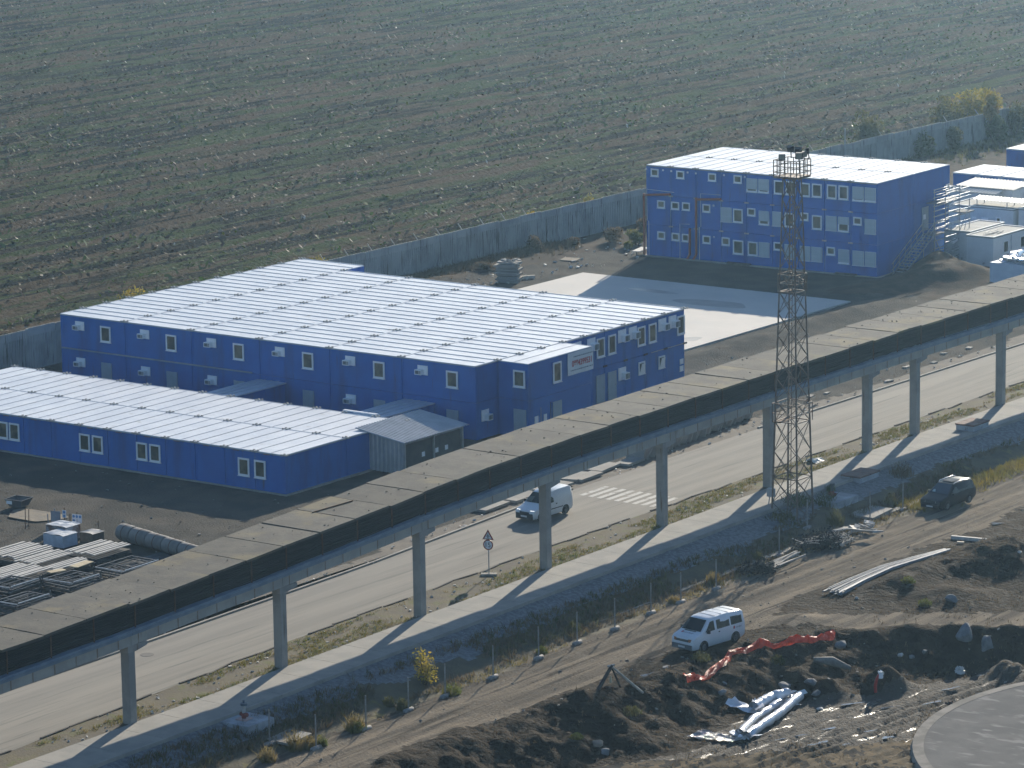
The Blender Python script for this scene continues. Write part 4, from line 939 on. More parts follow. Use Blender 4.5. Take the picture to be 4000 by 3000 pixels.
# --- white minibus on the dirt road
a = Dg(1880,660,ZL); b = G(2580+1790*350/2212, 2320+1230*350/2212, ZL)
fwl = G(2580+1075*350/2212, 2320+1440*350/2212, ZL+.02); d_ = Vector((b.x-fwl.x, b.y-fwl.y, 0)); hd = math.atan2(-d_.y, -d_.x)
sc_m = d_.length/2.92; print('MINIBUS', fwl, b, sc_m, math.degrees(hd))
sc_m = max(.74, min(.86, sc_m))*1.09
fx = Vector((math.cos(hd), math.sin(hd), 0)); lf_ = Vector((-fx.y, fx.x, 0))
ctr = fwl - fx*(1.46*sc_m) - lf_*(.92*sc_m)
v, part = vehicle("minibus", "white minibus with dark windows parked on the dirt road by the orange netting", "minibus", (ctr.x, ctr.y, zg(ctr.x, ctr.y)-.01), hd, sc_m,
   [(2.42,.32,.62,.66,.70,.72,.62),(2.36,.26,.88,.92,.86,.88,.76),(2.15,.24,1.02,1.10,.90,.91,.80),(1.62,.24,1.13,1.22,.91,.92,.84),(1.50,.24,1.15,1.30,.91,.92,.84),(.85,.24,1.16,1.86,.91,.92,.72),(.60,.24,1.16,1.93,.91,.92,.73),(-.6,.24,1.16,1.97,.91,.92,.74),(-2.1,.26,1.16,1.95,.91,.92,.74),(-2.30,.30,1.16,1.86,.90,.91,.72),(-2.38,.34,1.14,1.50,.88,.89,.74)], vanw)
wheels(part, 1.46, -1.46, .92, .33)
w_ = part(qpatch([(1.56,.76,1.24),(1.56,-.76,1.24),(.90,-.66,1.82),(.90,.66,1.82)], .012, .05), "windscreen", carglass)
part(qpatch([(1.50,-.48,1.30),(1.52,-.72,1.27),(1.02,-.64,1.72),(1.04,-.50,1.72)], .006, .064), "windscreen_glare", glare_paint, w_)
for f_ in (lambda q: q, mir):
    for (x0, x1, sl) in ((.42,1.28,.52), (-.95,.22,0), (-2.10,-1.08,0)):
        part(qpatch(f_([(x0,.895,1.20),(x1,.893,1.20),(x1-sl,.775,1.74),(x0,.765,1.77)])), "side_window", carglass)
    part(qpatch(f_([(2.40,.48,.74),(2.34,.80,.74),(2.31,.80,.92),(2.37,.48,.92)][::-1]), .03), "headlight", amber)
mb = MB(); mb.box(2.30, 2.48, -.78, .78, .28, .58); part(mb, "bumper", Mt("grey_bumper", (.13,.14,.15), rough=.6))
mb = MB(); mb.box(-2.46, -2.32, -.78, .78, .34, .58); part(mb, "rear_bumper", blackp)
mb = MB(); mb.box(2.36, 2.425, -.46, .46, .74, .88); part(mb, "radiator_grille", Mt("grille_grey", (.06,.06,.06), (.13,.12,.11), scale=9))
mb = MB(); mb.box(2.481, 2.488, -.26, .26, .38, .49); part(mb, "number_plate", platew)
part(qpatch([(1.70,.44,1.235),(1.70,-.44,1.235),(1.60,-.44,1.25),(1.60,.44,1.25)], .008), "wiper_vent", blackp)
for sgn in (1, -1):
    mb = MB(); mb.cbox((1.18, sgn*1.06, 1.26), (.12,.2,.24)); part(mb, "wing_mirror", blackp)
    mb = MB(); mb.box(-.02, .10, sgn*.925-.01, sgn*.925+.012, 1.0, 1.06); part(mb, "door_handle", blackp)
mb = MB()
for x in (.15,-.45,-1.05,-1.65): mb.box(x-.02, x+.02, -.66, .66, 1.975, 1.995)
part(mb, "roof_bead", ribm)
fr_ = Matrix.Scale(sc_m, 4) @ Matrix(((0,0,0,1.98),(1,0,0,0),(0,1,0,0),(0,0,0,1)))
A2 = Vector((2.13,0,1.125)); nb_ = Vector((.15,0,1)).normalized(); ub = Vector((0,1,0)); vb = nb_.cross(ub)
Mb = Matrix.Scale(sc_m, 4) @ Matrix(((ub.x,vb.x,nb_.x,1.95),(ub.y,vb.y,nb_.y,.0),(ub.z,vb.z,nb_.z,1.195),(0,0,0,1)))
txtm = Mt("dark_lettering", (.05,.05,.06), rough=.5)
text_mesh("bonnet_lettering", "cordeel", .2, txtm, v, Mb @ Matrix.Translation((.10,0,.012)), (.78,.17))
mb = MB(); P_ = [(-.42,-.09),(-.30,-.09),(-.30,.10),(-.42,.10)]
o = MB().prism([Mb @ Vector((x,y,.012)) for x, y in P_], (0,0,.006)).build("bonnet_logo", redm, None); o.parent = v
Ms = Matrix.Scale(sc_m, 4) @ Matrix(((-1,0,0,-1.62),(0,0,1,.925),(0,1,0,1.0),(0,0,0,1)))
text_mesh("side_lettering", "cordeel", .2, txtm, v, Ms @ Matrix.Translation((.12,0,.012)), (.52,.11))
o = MB().prism([Ms @ Vector(q) for q in ((-.36,-.07,.01),(-.24,-.07,.01),(-.24,.10,.01),(-.36,.10,.01))], (0,.006,0)).build("side_logo", redm, None); o.parent = v
# --- dark people carrier further up the dirt road
fwl = G(3560+1160*270/2212, 1820+1420*270/2212, ZL+.02); b = G(3560+1860*270/2212, 1820+1190*270/2212, ZL); d_ = Vector((b.x-fwl.x, b.y-fwl.y, 0)); hd = math.atan2(-d_.y, -d_.x); sc_c = d_.length/2.84
print('CAR', fwl, b, sc_c, math.degrees(hd)); sc_c = max(.78, min(.9, sc_c))
fx = Vector((math.cos(hd), math.sin(hd), 0)); lf_ = Vector((-fx.y, fx.x, 0)); ctr = fwl - fx*(1.42*sc_c) - lf_*(.90*sc_c)
darkp = Mt("dark_green_paint", (.003,.008,.016), (.004,.010,.020), scale=1, rough=.3, spec=.18)
v, part = vehicle("people_carrier", "dark people carrier with bright roof rails on the dirt road at the right", "car", (ctr.x, ctr.y, zg(ctr.x, ctr.y)-.01), hd, sc_c,
   [(2.30,.32,.52,.56,.66,.70,.58),(2.24,.24,.72,.76,.82,.86,.72),(1.95,.22,.84,.89,.88,.90,.80),(1.30,.22,.96,1.02,.89,.90,.84),(1.10,.22,.98,1.12,.89,.90,.84),(.30,.22,1.0,1.62,.89,.90,.66),(.0,.22,1.0,1.70,.89,.90,.66),(-1.0,.22,1.0,1.73,.89,.90,.67),(-1.9,.24,1.0,1.68,.89,.90,.66),(-2.15,.28,1.0,1.52,.88,.89,.66),(-2.30,.34,.98,1.05,.86,.87,.78)], darkp)
wheels(part, 1.42, -1.42, .90, .32)
w_ = part(qpatch([(1.18,.76,1.06),(1.18,-.76,1.06),(.36,-.60,1.58),(.36,.60,1.58)], .012, .045), "windscreen", Mt("blue_glass", (.02,.035,.06), rough=.05, spec=.7))
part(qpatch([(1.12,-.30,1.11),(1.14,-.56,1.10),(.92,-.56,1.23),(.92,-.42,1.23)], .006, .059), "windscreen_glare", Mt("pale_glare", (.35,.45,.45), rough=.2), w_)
for f_ in (lambda q: q, mir):
    for (x0, x1, sl) in ((-.05,.86,.62), (-1.05,-.15,0), (-2.0,-1.15,-.12)):
        part(qpatch(f_([(x0,.868,1.04),(x1,.868,1.04),(x1-sl,.70,1.52),(x0,.695,1.55)])), "side_window", carglass)
    part(qpatch(f_([(2.26,.42,.60),(2.18,.80,.60),(2.14,.80,.74),(2.22,.42,.74)][::-1]), .03), "headlight", headl)
    mb = MB(); mb.tube([(.25,(.62 if f_ is not mir else -.62),1.66),(.05,(.66 if f_ is not mir else -.66),1.74),(-1.6,(.66 if f_ is not mir else -.66),1.77),(-1.9,(.64 if f_ is not mir else -.64),1.70)], .035, 6); part(mb, "roof_rail", Mt("bright_rail", (.70,.70,.70), rough=.25, metallic=.6))
mb = MB(); mb.box(2.20, 2.36, -.74, .74, .24, .50); part(mb, "bumper", darkp)
mb = MB(); mb.box(2.361, 2.368, -.26, .26, .32, .43); part(mb, "number_plate", platew)
mb = MB(); mb.box(-.9, .05, -.42, .42, 1.735, 1.765); part(mb, "sunroof", Mt("grey_sunroof", (.16,.15,.14), rough=.12))
part(MB().box(.08, .30, -.58, .58, 1.655, 1.675), "roof_highlight", Mt("sunlit_roof_paint", (.30,.31,.31), rough=.2, metallic=.3))  # sunlit front edge of the roof painted as a pale strip
for sgn in (1, -1):
    mb = MB(); mb.cbox((.85, sgn*1.0, 1.05), (.12,.2,.18)); part(mb, "wing_mirror", darkp)
# ================================================================== things in the left yard
plankm = Mt("weathered_plank", (.56,.53,.48), (.44,.42,.385), scale=2.5, rough=.75, stretch=(3,.4,1), rnd=True); plankd = Mt("shaded_plank", (.085,.082,.078), (.06,.058,.056), scale=3, rough=.9)  # dark copy puts the shade of the gaps into the lower planks
def board_stack(x0, x1, y0, y1, h, n, label, seed):
    s_ = empty("plank_stack", ((x0+x1)/2, (y0+y1)/2, 0), label, "planks", "stacks of scaffold planks in the left yard")
    rng = random.Random(seed); mb = MB(); w = (x1-x0)/n
    for k in range(n):
        a = x0+k*w; e = rng.uniform(-.15,.15); zt = h+rng.uniform(-.02,.02)
        mb.box(a+.02, a+w*.62, y0+e, y1+e, zt-.05, zt)
    mb.build("top_plank", plankm, s_)
    mb = MB(); z = .1
    while z < h-.26: mb.box(x0+.02+rng.uniform(-.03,.03), x1-.02, y0+rng.uniform(0,.1), y1-rng.uniform(0,.1), z, z+.06); z += .09
    mb.build("lower_planks", plankd, s_)
    mb = MB()
    for y in (y0+.4, (y0+y1)/2, y1-.4): mb.box(x0, x1, y-.04, y+.04, .0, .095)
    mb.build("bearer", plankd, s_)
board_stack(32.3, 34.55, -41.4, -38.2, .72, 7, "plank stack left of the wrapped pallet, the farthest back on its side", 1)
board_stack(34.65, 36.6, -41.75, -38.6, .70, 7, "plank stack in the middle of the group, touching four others", 2)
board_stack(35.75, 38.05, -38.5, -35.4, .72, 8, "plank stack standing apart nearest the pipe row", 3)
board_stack(35.4, 38.0, -45.1, -41.95, .70, 9, "widest plank stack, in front of the others by the steel frames", 4)
board_stack(37.3, 38.4, -42.0, -39.2, .66, 4, "narrow plank stack with broken yellow ends", 5)
board_stack(30.2, 32.2, -44.0, -40.9, .70, 7, "plank stack cut by the left photo edge", 6)
tag(MB().cbox((38.75,-40.4,.69), (.6,1.5,.05), .1).cbox((38.6,-42.3,.68), (.5,1.0,.05), -.3).build("yellow_boards", Mt("yellow_board", (.50,.42,.27), (.42,.34,.22), scale=2)), "two short yellowish boards lying across the narrow plank stack", "boards")
framem = Mt("dull_steel_frame", (.055,.06,.066), (.09,.09,.09), scale=4, rough=.5, metallic=.2)
def frame_stack(x, y, lx, ly, n, rz, label, seed):
    s_ = empty("frame_stack", (x, y, 0), label, "steel frames", "stacks of steel frames in the left yard")
    rng = random.Random(seed)
    for k in range(n):
        mb = MB(); z = .08+k*.14; M = Matrix.Translation((x+rng.uniform(-.12,.12), y+rng.uniform(-.15,.15), z)) @ Matrix.Rotation(rz+rng.uniform(-.06,.06), 4, 'Z')
        c = [M @ Vector(p) for p in ((-lx/2,-ly/2,0),(lx/2,-ly/2,0),(lx/2,ly/2,0),(-lx/2,ly/2,0))]
        for i in range(4): mb.bar(c[i], c[(i+1)%4], .075)
        for t in (.25,.5,.75): mb.bar(c[0].lerp(c[1],t), c[3].lerp(c[2],t), .04)
        mb.bar(c[0].lerp(c[3],.4), c[1].lerp(c[2],.4), .04)
        mb.build("frame", framem, s_)
    mb = MB(); zt_ = n*.14+.03; mb.bar((x+lx/2-.1,y-ly/2+.3,zt_), (x+lx/2,y+ly/2-.2,zt_+.05), .07); mb.bar((x-lx/2,y-ly/2,zt_), (x+lx/2,y-ly/2+.1,zt_), .05); mb.build("bright_rail", galv, s_)  # brighter tubes added as the sunlit edges of the frames
    mb = MB(); mb.bar((x-lx/2,y-ly/2,0), (x-lx/2+.1,y-ly/2,n*.14+.3), .06); mb.bar((x+lx/2,y+ly/2,0), (x+lx/2,y+ly/2-.1,n*.14+.25), .06); mb.build("corner_post", framem, s_)
frame_stack(38.6, -45.9, 2.0, 2.6, 6, .05, "tall stack of dark steel frames right in front of the widest planks", 1)
frame_stack(40.3, -42.9, 2.2, 2.5, 5, -.05, "stack of steel frames beside the yellow boards", 2)
frame_stack(40.2, -38.2, 2.2, 3.2, 3, .03, "low stack of large steel frames near the pipe row", 3)
frame_stack(41.9, -48.6, 1.8, 2.8, 7, .0, "stack of steel frames closest to the gallery at the left edge", 4)
frame_stack(38.3, -49.0, 2.2, 2.6, 6, .04, "stack of steel frames cut by the left photo edge", 5)
frame_stack(42.6, -40.4, 1.4, 2.6, 3, .0, "low frames with one bright upturned rail by the gallery edge", 6)
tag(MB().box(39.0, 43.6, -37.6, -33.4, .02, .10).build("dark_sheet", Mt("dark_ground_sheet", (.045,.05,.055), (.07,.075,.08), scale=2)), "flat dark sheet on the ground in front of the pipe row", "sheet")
# wrapped pallets and crate
wrap = Mt("white_wrap", (.44,.50,.58), (.36,.41,.48), scale=2.2, rough=.45, bump=.5, bscale=6); wrapt = Mt("bright_wrap_top", (.56,.57,.58), (.46,.47,.48), scale=3, rough=.45, bump=.6, bscale=7)
def pallet(x0, x1, y0, y1, h, label, mat, top, grp=None, name="wrapped_pallet"):
    s_ = empty(name, ((x0+x1)/2, (y0+y1)/2, 0), label, "pallet", grp)
    mb = MB(); n = 6
    P = []
    rng = random.Random(int(x0*100))
    ring = [(x0,y0),(x1,y0),(x1,y1),(x0,y1),(x0,y0)]
    for z in (.12,.5*h,h): P.append([(x+rng.uniform(-.03,.03) if i not in (0,4) else x, y, z) for i, (x, y) in enumerate(ring)])
    mb.grid(P, False); mb.build("wrapping", mat, s_)
    mb = MB(); G_ = [[(x0-.03+(x1-x0+.06)*i/6, y0-.03+(y1-y0+.06)*j/6, h+.01+rng.uniform(0,.07)*(0 < i < 6)) for j in range(7)] for i in range(7)]; mb.grid(G_, False); mb.build("top", top, s_)
    mb = MB(); mb.box(x0,x1,y0,y1,.0,.115); mb.build("pallet_base", plankd, s_)
pallet(32.2, 33.75, -36.5, -35.3, .82, "nearer blue-white wrapped pallet with the flatter top", wrap, wrapt, "wrapped pallets in the left yard")
pallet(31.2, 32.8, -35.2, -34.0, .95, "farther wrapped pallet with rusty stained side", Mt("stained_wrap", (.16,.10,.075), (.34,.36,.40), scale=1.1, rough=.6), wrapt, "wrapped pallets in the left yard")
pallet(33.3, 34.3, -34.6, -33.6, .62, "brown wooden crate with slatted lid right of the wrapped pallets", Mt("crate_wood", (.11,.09,.07), (.15,.12,.09), scale=4, rough=.85), plankm, None, "wooden_crate")
# row of concrete pipes
a, b = Vector((34.72,-32.75,.52)), Vector((41.3,-34.2,.50)); pl = (b-a)/4.35
for k in range(5):
    p0 = a+pl*k; p1 = p0+pl*.97; ps = empty("concrete_pipe", (p0.x, p0.y, 0), "pipe %s of the row of big grey pipes" % ("rounded at the far left end" if k == 0 else ["", "second from the left", "third from the left", "fourth from the left", "hidden nearest the gallery"][k]), "pipe", "row of big pipes")
    r_ = .52-.02*k
    mb = MB(); pts = [p0+(p1-p0)*t for t in ((.0,.06,.16,.3,1) if k == 0 else (0,.05,.5,.95,1))]
    mb.tube(pts, [.25*r_,.68*r_,.92*r_,r_,r_] if k == 0 else [r_*.94,r_,r_,r_,r_*.94], 20); mb.build("shell", Mt("pipe_concrete", (.24,.225,.205), (.17,.16,.15), scale=.9, rough=.8, bump=.15, c3=(.16,.13,.10), s3=1.2, t3=.62, w3=.1), ps)
    mb = MB()
    for t in ((.5,) if k else (.55,)): c = p0+(p1-p0)*t; mb.tube([c-pl*.02, c+pl*.02], r_+.008, 20)
    mb.build("band", rust, ps)
# sign boards, skip, bars
def board(px, py, w, h, rz, zc, label, two=True):
    p = Yd(px, py); s_ = empty("safety_board", (p.x, p.y, 0), label, "sign board", "safety boards by the pallets")
    M = Matrix.Translation((p.x,p.y,zc)) @ Matrix.Rotation(rz, 4, 'Z')
    mb = MB(); mb.prism([M @ Vector(q) for q in ((-w/2,0,-h/2),(w/2,0,-h/2),(w/2,0,h/2),(-w/2,0,h/2))], M.to_3x3() @ Vector((0,.02,0))); mb.build("panel", signw, s_)
    MB().tube([(p.x,p.y,0),(p.x,p.y+.03,zc+h/2+.15)], .025, 6).build("post", rust, s_)
    mb = MB(); bl = Mt("sign_blue", (.08,.20,.42), rough=.5)
    for i in range(3 if w > .45 else 1):
        for j in range(2):
            cx = (-w/3+i*w/3) if w > .45 else 0; cz = -h/4+j*h/2
            if w > .45 and j == 0 and i > 0: continue
            mb.prism([M @ Vector((cx+.085*math.cos(t), -.004, cz+.085*math.sin(t))) for t in np.linspace(0,6.2832,15)[:-1]], M.to_3x3() @ Vector((0,-.003,0)))
    mb.build("pictogram", bl, s_)
board(670, 640, .64, .50, R(12), .98, "wide white safety board with blue round pictograms"); board(560, 610, .26, .46, R(12), 1.05, "narrow white safety board with two blue circles")
p = Yd(485, 600); MB_ = MB(); M = Matrix.Translation((p.x,p.y,.85)) @ Matrix.Rotation(R(14), 4, 'Z'); MB_.prism([M @ Vector(q) for q in ((-.32,0,-.35),(.32,0,-.32),(.32,0,.32),(-.32,0,.30))], M.to_3x3() @ Vector((0,.02,0)))
MB_.bar((p.x-.1,p.y+.04,0), (p.x-.1,p.y+.04,1.3), .04); MB_.bar((p.x-.62,p.y+.04,0), (p.x-.68,p.y+.04,.9), .04)
tag(MB_.build("plastic_panel", Mt("dull_panel", (.20,.22,.27), (.26,.28,.32), scale=2)), "dull lilac panel propped on bars left of the white safety boards", "panel")
p = Yd(165, 395); sk = empty("skip_container", (p.x, p.y, 0), "small grey skip on the gravel at the left edge", "skip", None, R(8))
mb = MB(); w0, w1 = .42, .62
mb.add([(-w0,-.4,.05),(w0,-.4,.05),(w0,.4,.05),(-w0,.4,.05),(-w1,-.6,.50),(w1,-.6,.50),(w1,.6,.50),(-w1,.6,.50)], [(0,3,2,1),(0,1,5,4),(1,2,6,5),(2,3,7,6),(3,0,4,7)]); o = mb.build("tub", Mt("skip_paint", (.09,.095,.10), (.13,.13,.13), scale=3), None); o.parent = sk
mb = MB()
for q, r_ in (((-w1,-.6,.50),(w1,-.6,.50)), ((w1,-.6,.50),(w1,.6,.50)), ((w1,.6,.50),(-w1,.6,.50)), ((-w1,.6,.50),(-w1,-.6,.50))): mb.bar(q, r_, .06)
o = mb.build("rim", framem, None); o.parent = sk
mb = MB(); mb.box(-.5, -.1, -.60, -.58, .25, .45); o = mb.build("plate", white, None); o.parent = sk
for k, (px, py) in enumerate(((220,590),(250,590),(605,598),(848,640))):
    p = Yd(px, py); tag(MB().bar((p.x,p.y,0), (p.x+.03,p.y+.02,(1.25,1.2,1.0,.85)[k]), .035).build("steel_stake", rust), ("left of the pair of thin stakes by the sand patch", "right of the pair of thin stakes by the sand patch", "thin stake standing behind the safety boards", "thin stake between the crate and the pipe row")[k], "stake", "thin stakes in the left yard")
# sand patch in the yard
mb = MB(); p = Yd(300, 480); pts = [(p.x+1.9*math.cos(t)*(1+.2*math.sin(3*t)), p.y+1.5*math.sin(t)*(1+.25*math.cos(2*t)), .055) for t in np.linspace(0,6.2832,31)[:-1]]; mb.poly(pts); tag(mb.build("sand_patch", Mt("pale_sand", (.19,.15,.10), (.13,.115,.09), scale=1.3, bump=.6)), kind='structure')
# ================================================================== things by the back wall
p0 = Q(410, 830); ss = empty("slab_stack", (p0.x, p0.y, 0), "leaning stack of broken grey concrete slabs by the back wall", "slabs")
rng = random.Random(6); z = .0
for k in range(9):
    th = .17+rng.uniform(-.02,.03); mb = MB(); mb.cbox((p0.x-.1+rng.uniform(-.1,.1), p0.y+.55+rng.uniform(-.1,.1), z+th/2), (1.7+rng.uniform(-.1,.2), 1.5+rng.uniform(-.15,.2), th-.04), .35+rng.uniform(-.12,.12), rng.uniform(-.04,.04), rng.uniform(-.05,.05)); mb.build("slab", concrete, ss); z += th+.015
mb = MB()
for _ in range(9): mb.cbox((p0.x+rng.uniform(-.7,.6), p0.y+.55+rng.uniform(-.6,.6), z+.06), (rng.uniform(.1,.35), rng.uniform(.1,.3), .1), rng.uniform(0,3), rng.uniform(-.3,.3))
mb.build("rubble", Mt("pale_rubble", (.42,.40,.36), (.32,.31,.28), scale=3), ss)
a, b = Q(560, 790), Q(775, 775); tag(MB().bar((a.x,a.y,.14), (b.x,b.y,.16), .26).build("white_beam", Mt("chipped_white_concrete", (.55,.51,.42), (.42,.39,.33), scale=5, rough=.9, bump=.4)), "short pale concrete beam lying beside the slab stack", "beam")
p = Q(1228, 548); tag(MB().cbox((p.x,p.y,.12), (1.5,.9,.05), .1, .1).build("wooden_board", Mt("tan_board", (.30,.24,.17), (.25,.2,.14), scale=2)), "tan wooden board lying on the gravel before the back wall", "board")
p = Q(2090, 485); tb = empty("trestle_bench", (p.x-.1, p.y+.5, 0), "pale plank bench at the left corner of the three-storey building", "bench")
mb = MB(); mb.cbox((p.x-.1,p.y+.5,.45), (.7,2.2,.07), .25); mb.build("top", plankm, tb)
for s_ in (-.8,.8): MB().bar((p.x-.1-.2*s_,p.y+.5+s_,0), (p.x-.1-.2*s_,p.y+.5+s_,.42), .06).build("leg", plankd, tb)
# litter: pale scraps on the soil
def scraps(name, n, fn, smin, smax, mat, seed, kind='stuff'):
    rng = random.Random(seed); mb = MB()
    for _ in range(n):
        q = fn(rng)
        if q is None: continue
        s_ = rng.uniform(smin, smax); mb.cbox((q[0],q[1],q[2]+s_*.2), (s_, s_*rng.uniform(.6,1.6), s_*.5), rng.uniform(0,3), rng.uniform(-.5,.5), rng.uniform(-.5,.5))
    return tag(mb.build(name, mat), kind=kind)
palem = Mt("pale_scrap", (.55,.53,.49), (.38,.36,.33), scale=5, rough=.7)
scraps("yard_litter", 150, lambda r: (r.uniform(-4,5)+r.gauss(0,1), r.uniform(40,70), .05), .06, .22, palem, 1)
scraps("yard_stones", 260, lambda r: (r.uniform(5,48), r.uniform(-56,-20), .03), .04, .12, Mt("yard_stone", (.30,.29,.27), (.14,.135,.13), scale=5), 2)
scraps("court_side_stones", 120, lambda r: (r.uniform(31,48), r.uniform(22,60), .04), .05, .14, palem, 3)
scraps("verge_stones", 240, lambda r: (lambda y: (r.uniform(rn(y)+.1, PX(y)+.2), y, .02))(r.uniform(-66,34)), .04, .12, palem, 4)
scraps("shoulder_stones", 200, lambda r: (lambda y: (rf(y)-abs(r.gauss(0,1.0)), y, .02))(r.uniform(-60,48)), .04, .14, palem, 5)
# ================================================================== slabs along the far side of the road
rng = random.Random(15); k = 0
for y in np.arange(1.2, 16.5, .62):
    x = 48.15-.09*(y-1); tilt = R(58)+rng.uniform(-.12,.12)
    tag(MB().cbox((x+rng.uniform(-.1,.1), y, .42), (1.25, .10, 1.0), rng.uniform(-.15,.15), tilt-R(90)).build("kerb_slab", concrete), "grey kerb slab leaning in the row across the road from the crossing", "slab", "row of leaning kerb slabs"); k += 1
for i, (x, y, w, l, rz) in enumerate(((48.2,-14.6,1.2,2.6,.05),(48.3,-11.6,1.2,2.6,.03),(48.4,-8.4,1.3,2.8,.04),(47.6,-5.4,1.6,2.2,.3),(48.5,-4.9,.9,2.4,.02),(47.8,-2.3,1.4,2.4,.1),(48.4,.0,1.0,2.0,.06))):
    tag(MB().cbox((x,y,.10), (w,l,.16), rz, .01).build("paving_slab", concrete), "flat concrete slab along the far road edge, %s" % ("leftmost of the row", "second from the left", "behind the white van", "round-edged one set back from the row", "beside the set back one", "just left of the leaning slabs", "touching the leaning slabs")[i], "slab", "flat slabs along the road")
mb = MB()
for i in range(9): p = (46.9+rng.uniform(0,2.2), 20+i*3.0+rng.uniform(-1,1)); mb.cbox((p[0],p[1],.0), (rng.uniform(.25,.5), rng.uniform(.4,1.0), .14), rng.uniform(-.3,.3), rng.uniform(-.15,.15), rng.uniform(-.1,.1))
tag(mb.build("broken_slabs", concrete), "scatter of broken concrete slabs along the right part of the far road edge", "rubble", kind='stuff')
# ================================================================== fence posts along the dirt road
def on_x(f, x, y): return on_low(f, x, y)
posts = [(Cg,120,1500,None),(Cg,520,1500,1165),(Cg,952,1330,1010),(Cg,1318,1165,865),(Cg,1636,1040,755),(Cg,2050,880,590),(Dg,452,720,440),(Dg,785,590,275),(Dg,1110,470,165),(Dg,1422,330,60),(Dg,1680,235,60),(Dg,1985,120,-20),(S7,290,1050,840),(S7,510,880,680),(S7,1003,785,560),(S7,1262,690,470)]
ordn = ["first","second","third","fourth","fifth","sixth","seventh","eighth","ninth","tenth","eleventh","twelfth","thirteenth","fourteenth","fifteenth","sixteenth"]
postm = Mt("grey_post", (.27,.26,.25), (.19,.18,.17), scale=5, rough=.6); basem = Mt("white_post_base", (.32,.31,.29), (.20,.19,.18), scale=5, rough=.8)
prev = None
for i, (f, x, y, yt) in enumerate(posts):
    p = f(x, y, ZL); p.z = zg(p.x, p.y); fp = empty("fence_post", (p.x, p.y, p.z), "thin fence post in a pale block, %s from the left along the dirt road" % ordn[i], "post", "fence posts along the dirt road")
    MB().bar((0,0,-.1), (0,0,1.75 if i != 14 else 1.9), .055).build("stake", postm, fp, world_space=False)
    mb = MB(); mb.tube([(0,-.36,.02),(0,-.32,.05),(0,.32,.05),(0,.36,.02)], [.06,.13,.13,.06], 8); mb.build("base_block", basem, fp, world_space=False)
    prev = p
# low concrete kerb wall along the posts
y = -64.0; k = 0
while y < 8:
    if k % 7 != 6:
        tag(MB().cbox((66.95+.25*math.sin(y*.05), y+1.45, ZL-.02), (.45, 2.94, .26), .01*math.sin(k), .01*math.cos(k*2)).build("kerb_wall", concrete), kind='structure')
    y += 3.0; k += 1
# ================================================================== plinths and chambers
redp = Mt("red_valve_paint", (.22,.05,.04), (.14,.05,.04), scale=5)
def plinth(x0, x1, y0, y1, z0, z1, label, valve):
    s_ = empty("concrete_plinth", ((x0+x1)/2, (y0+y1)/2, z0), label, "plinth")
    mb = MB(); mb.box(x0, x1, y0, y1, z0-.9, z1); mb.build("block", Mt("white_washed_concrete", (.36,.39,.43), (.24,.26,.28), scale=1.1, rough=.85, bump=.3), s_)
    return s_
z0 = ZL
plinth(63.98, 65.75, -58.1, -56.1, -.6, -.03, "whitewashed concrete plinth carrying a valve, in the lower left ditch", 1)
c = (64.75, -57.2, -.03); h_ = empty("pipe_valve", c, "red flanged pipe valve standing on the lower left plinth", "valve")
mb = MB(); mb.cbox((c[0],c[1],c[2]+.04), (.62,.62,.05), .1); mb.build("base_plate", Mt("pinkish_plate", (.42,.30,.28), rough=.7), h_)
mb = MB(); mb.tube([(c[0],c[1],c[2]+.06),(c[0],c[1],c[2]+.34)], .11, 10); mb.tube([(c[0]-.22,c[1],c[2]+.26),(c[0]+.22,c[1],c[2]+.26)], .10, 10); mb.build("valve_body", redp, h_)
mb = MB(); mb.tube([(c[0],c[1],c[2]+.34),(c[0],c[1],c[2]+.72)], .09, 10); mb.build("spindle_housing", galv, h_)
mb = MB(); mb.tube([(c[0],c[1],c[2]+.72),(c[0],c[1],c[2]+.84)], .17, 12); mb.tube([(c[0],c[1],c[2]+.84),(c[0],c[1],c[2]+.98)], .06, 8); mb.build("handwheel", Mt("blue_grey_cap", (.08,.11,.15), rough=.5), h_)
plinth(63.15, 64.9, -2.1, .4, -.6, -.08, "whitewashed concrete plinth at the foot of the lattice tower", 1)
c = (63.9, -1.0, -.08); h_ = empty("pipe_valve", c, "dark flanged pipe valve on the plinth beside the lattice tower", "valve")
mb = MB(); mb.tube([(c[0],c[1],c[2]),(c[0],c[1],c[2]+.4)], .12, 10); mb.tube([(c[0]-.25,c[1],c[2]+.2),(c[0]+.25,c[1],c[2]+.2)], .11, 10); mb.build("valve_body", redp, h_)
mb = MB(); mb.tube([(c[0],c[1],c[2]+.4),(c[0],c[1],c[2]+.75)], .09, 10); mb.tube([(c[0],c[1],c[2]+.75),(c[0],c[1],c[2]+.88)], .16, 12); mb.build("handwheel", Mt("dark_cap", (.05,.06,.07), rough=.5), h_)
def chamber(x0, x1, y0, y1, z1, label):
    s_ = empty("brick_chamber", ((x0+x1)/2, (y0+y1)/2, 0), label, "chamber", "brick chambers beside the walkway")
    MB().box(x0, x1, y0, y1, -1.1, z1).build("wall", Mt("white_render", (.38,.41,.45), (.28,.30,.33), scale=2, rough=.85, c3=(.20,.11,.09), s3=3, t3=.64), s_)
    mb = MB(); mb.box(x0-.05, x1+.05, y0-.05, (y0+y1)/2-.03, z1+.002, z1+.10); mb.box(x0-.05, x1+.05, (y0+y1)/2+.03, y1+.05, z1+.002, z1+.10); mb.build("lid", Mt("red_brown_lid", (.19,.105,.085), (.15,.10,.085), scale=3), s_)
chamber(61.9, 63.2, 3.4, 5.7, .15, "white chamber with red-brown lid just right of the lattice tower")
chamber(60.9, 62.2, 19.3, 21.3, .40, "white chamber with red-brown lid farther right on the walkway")
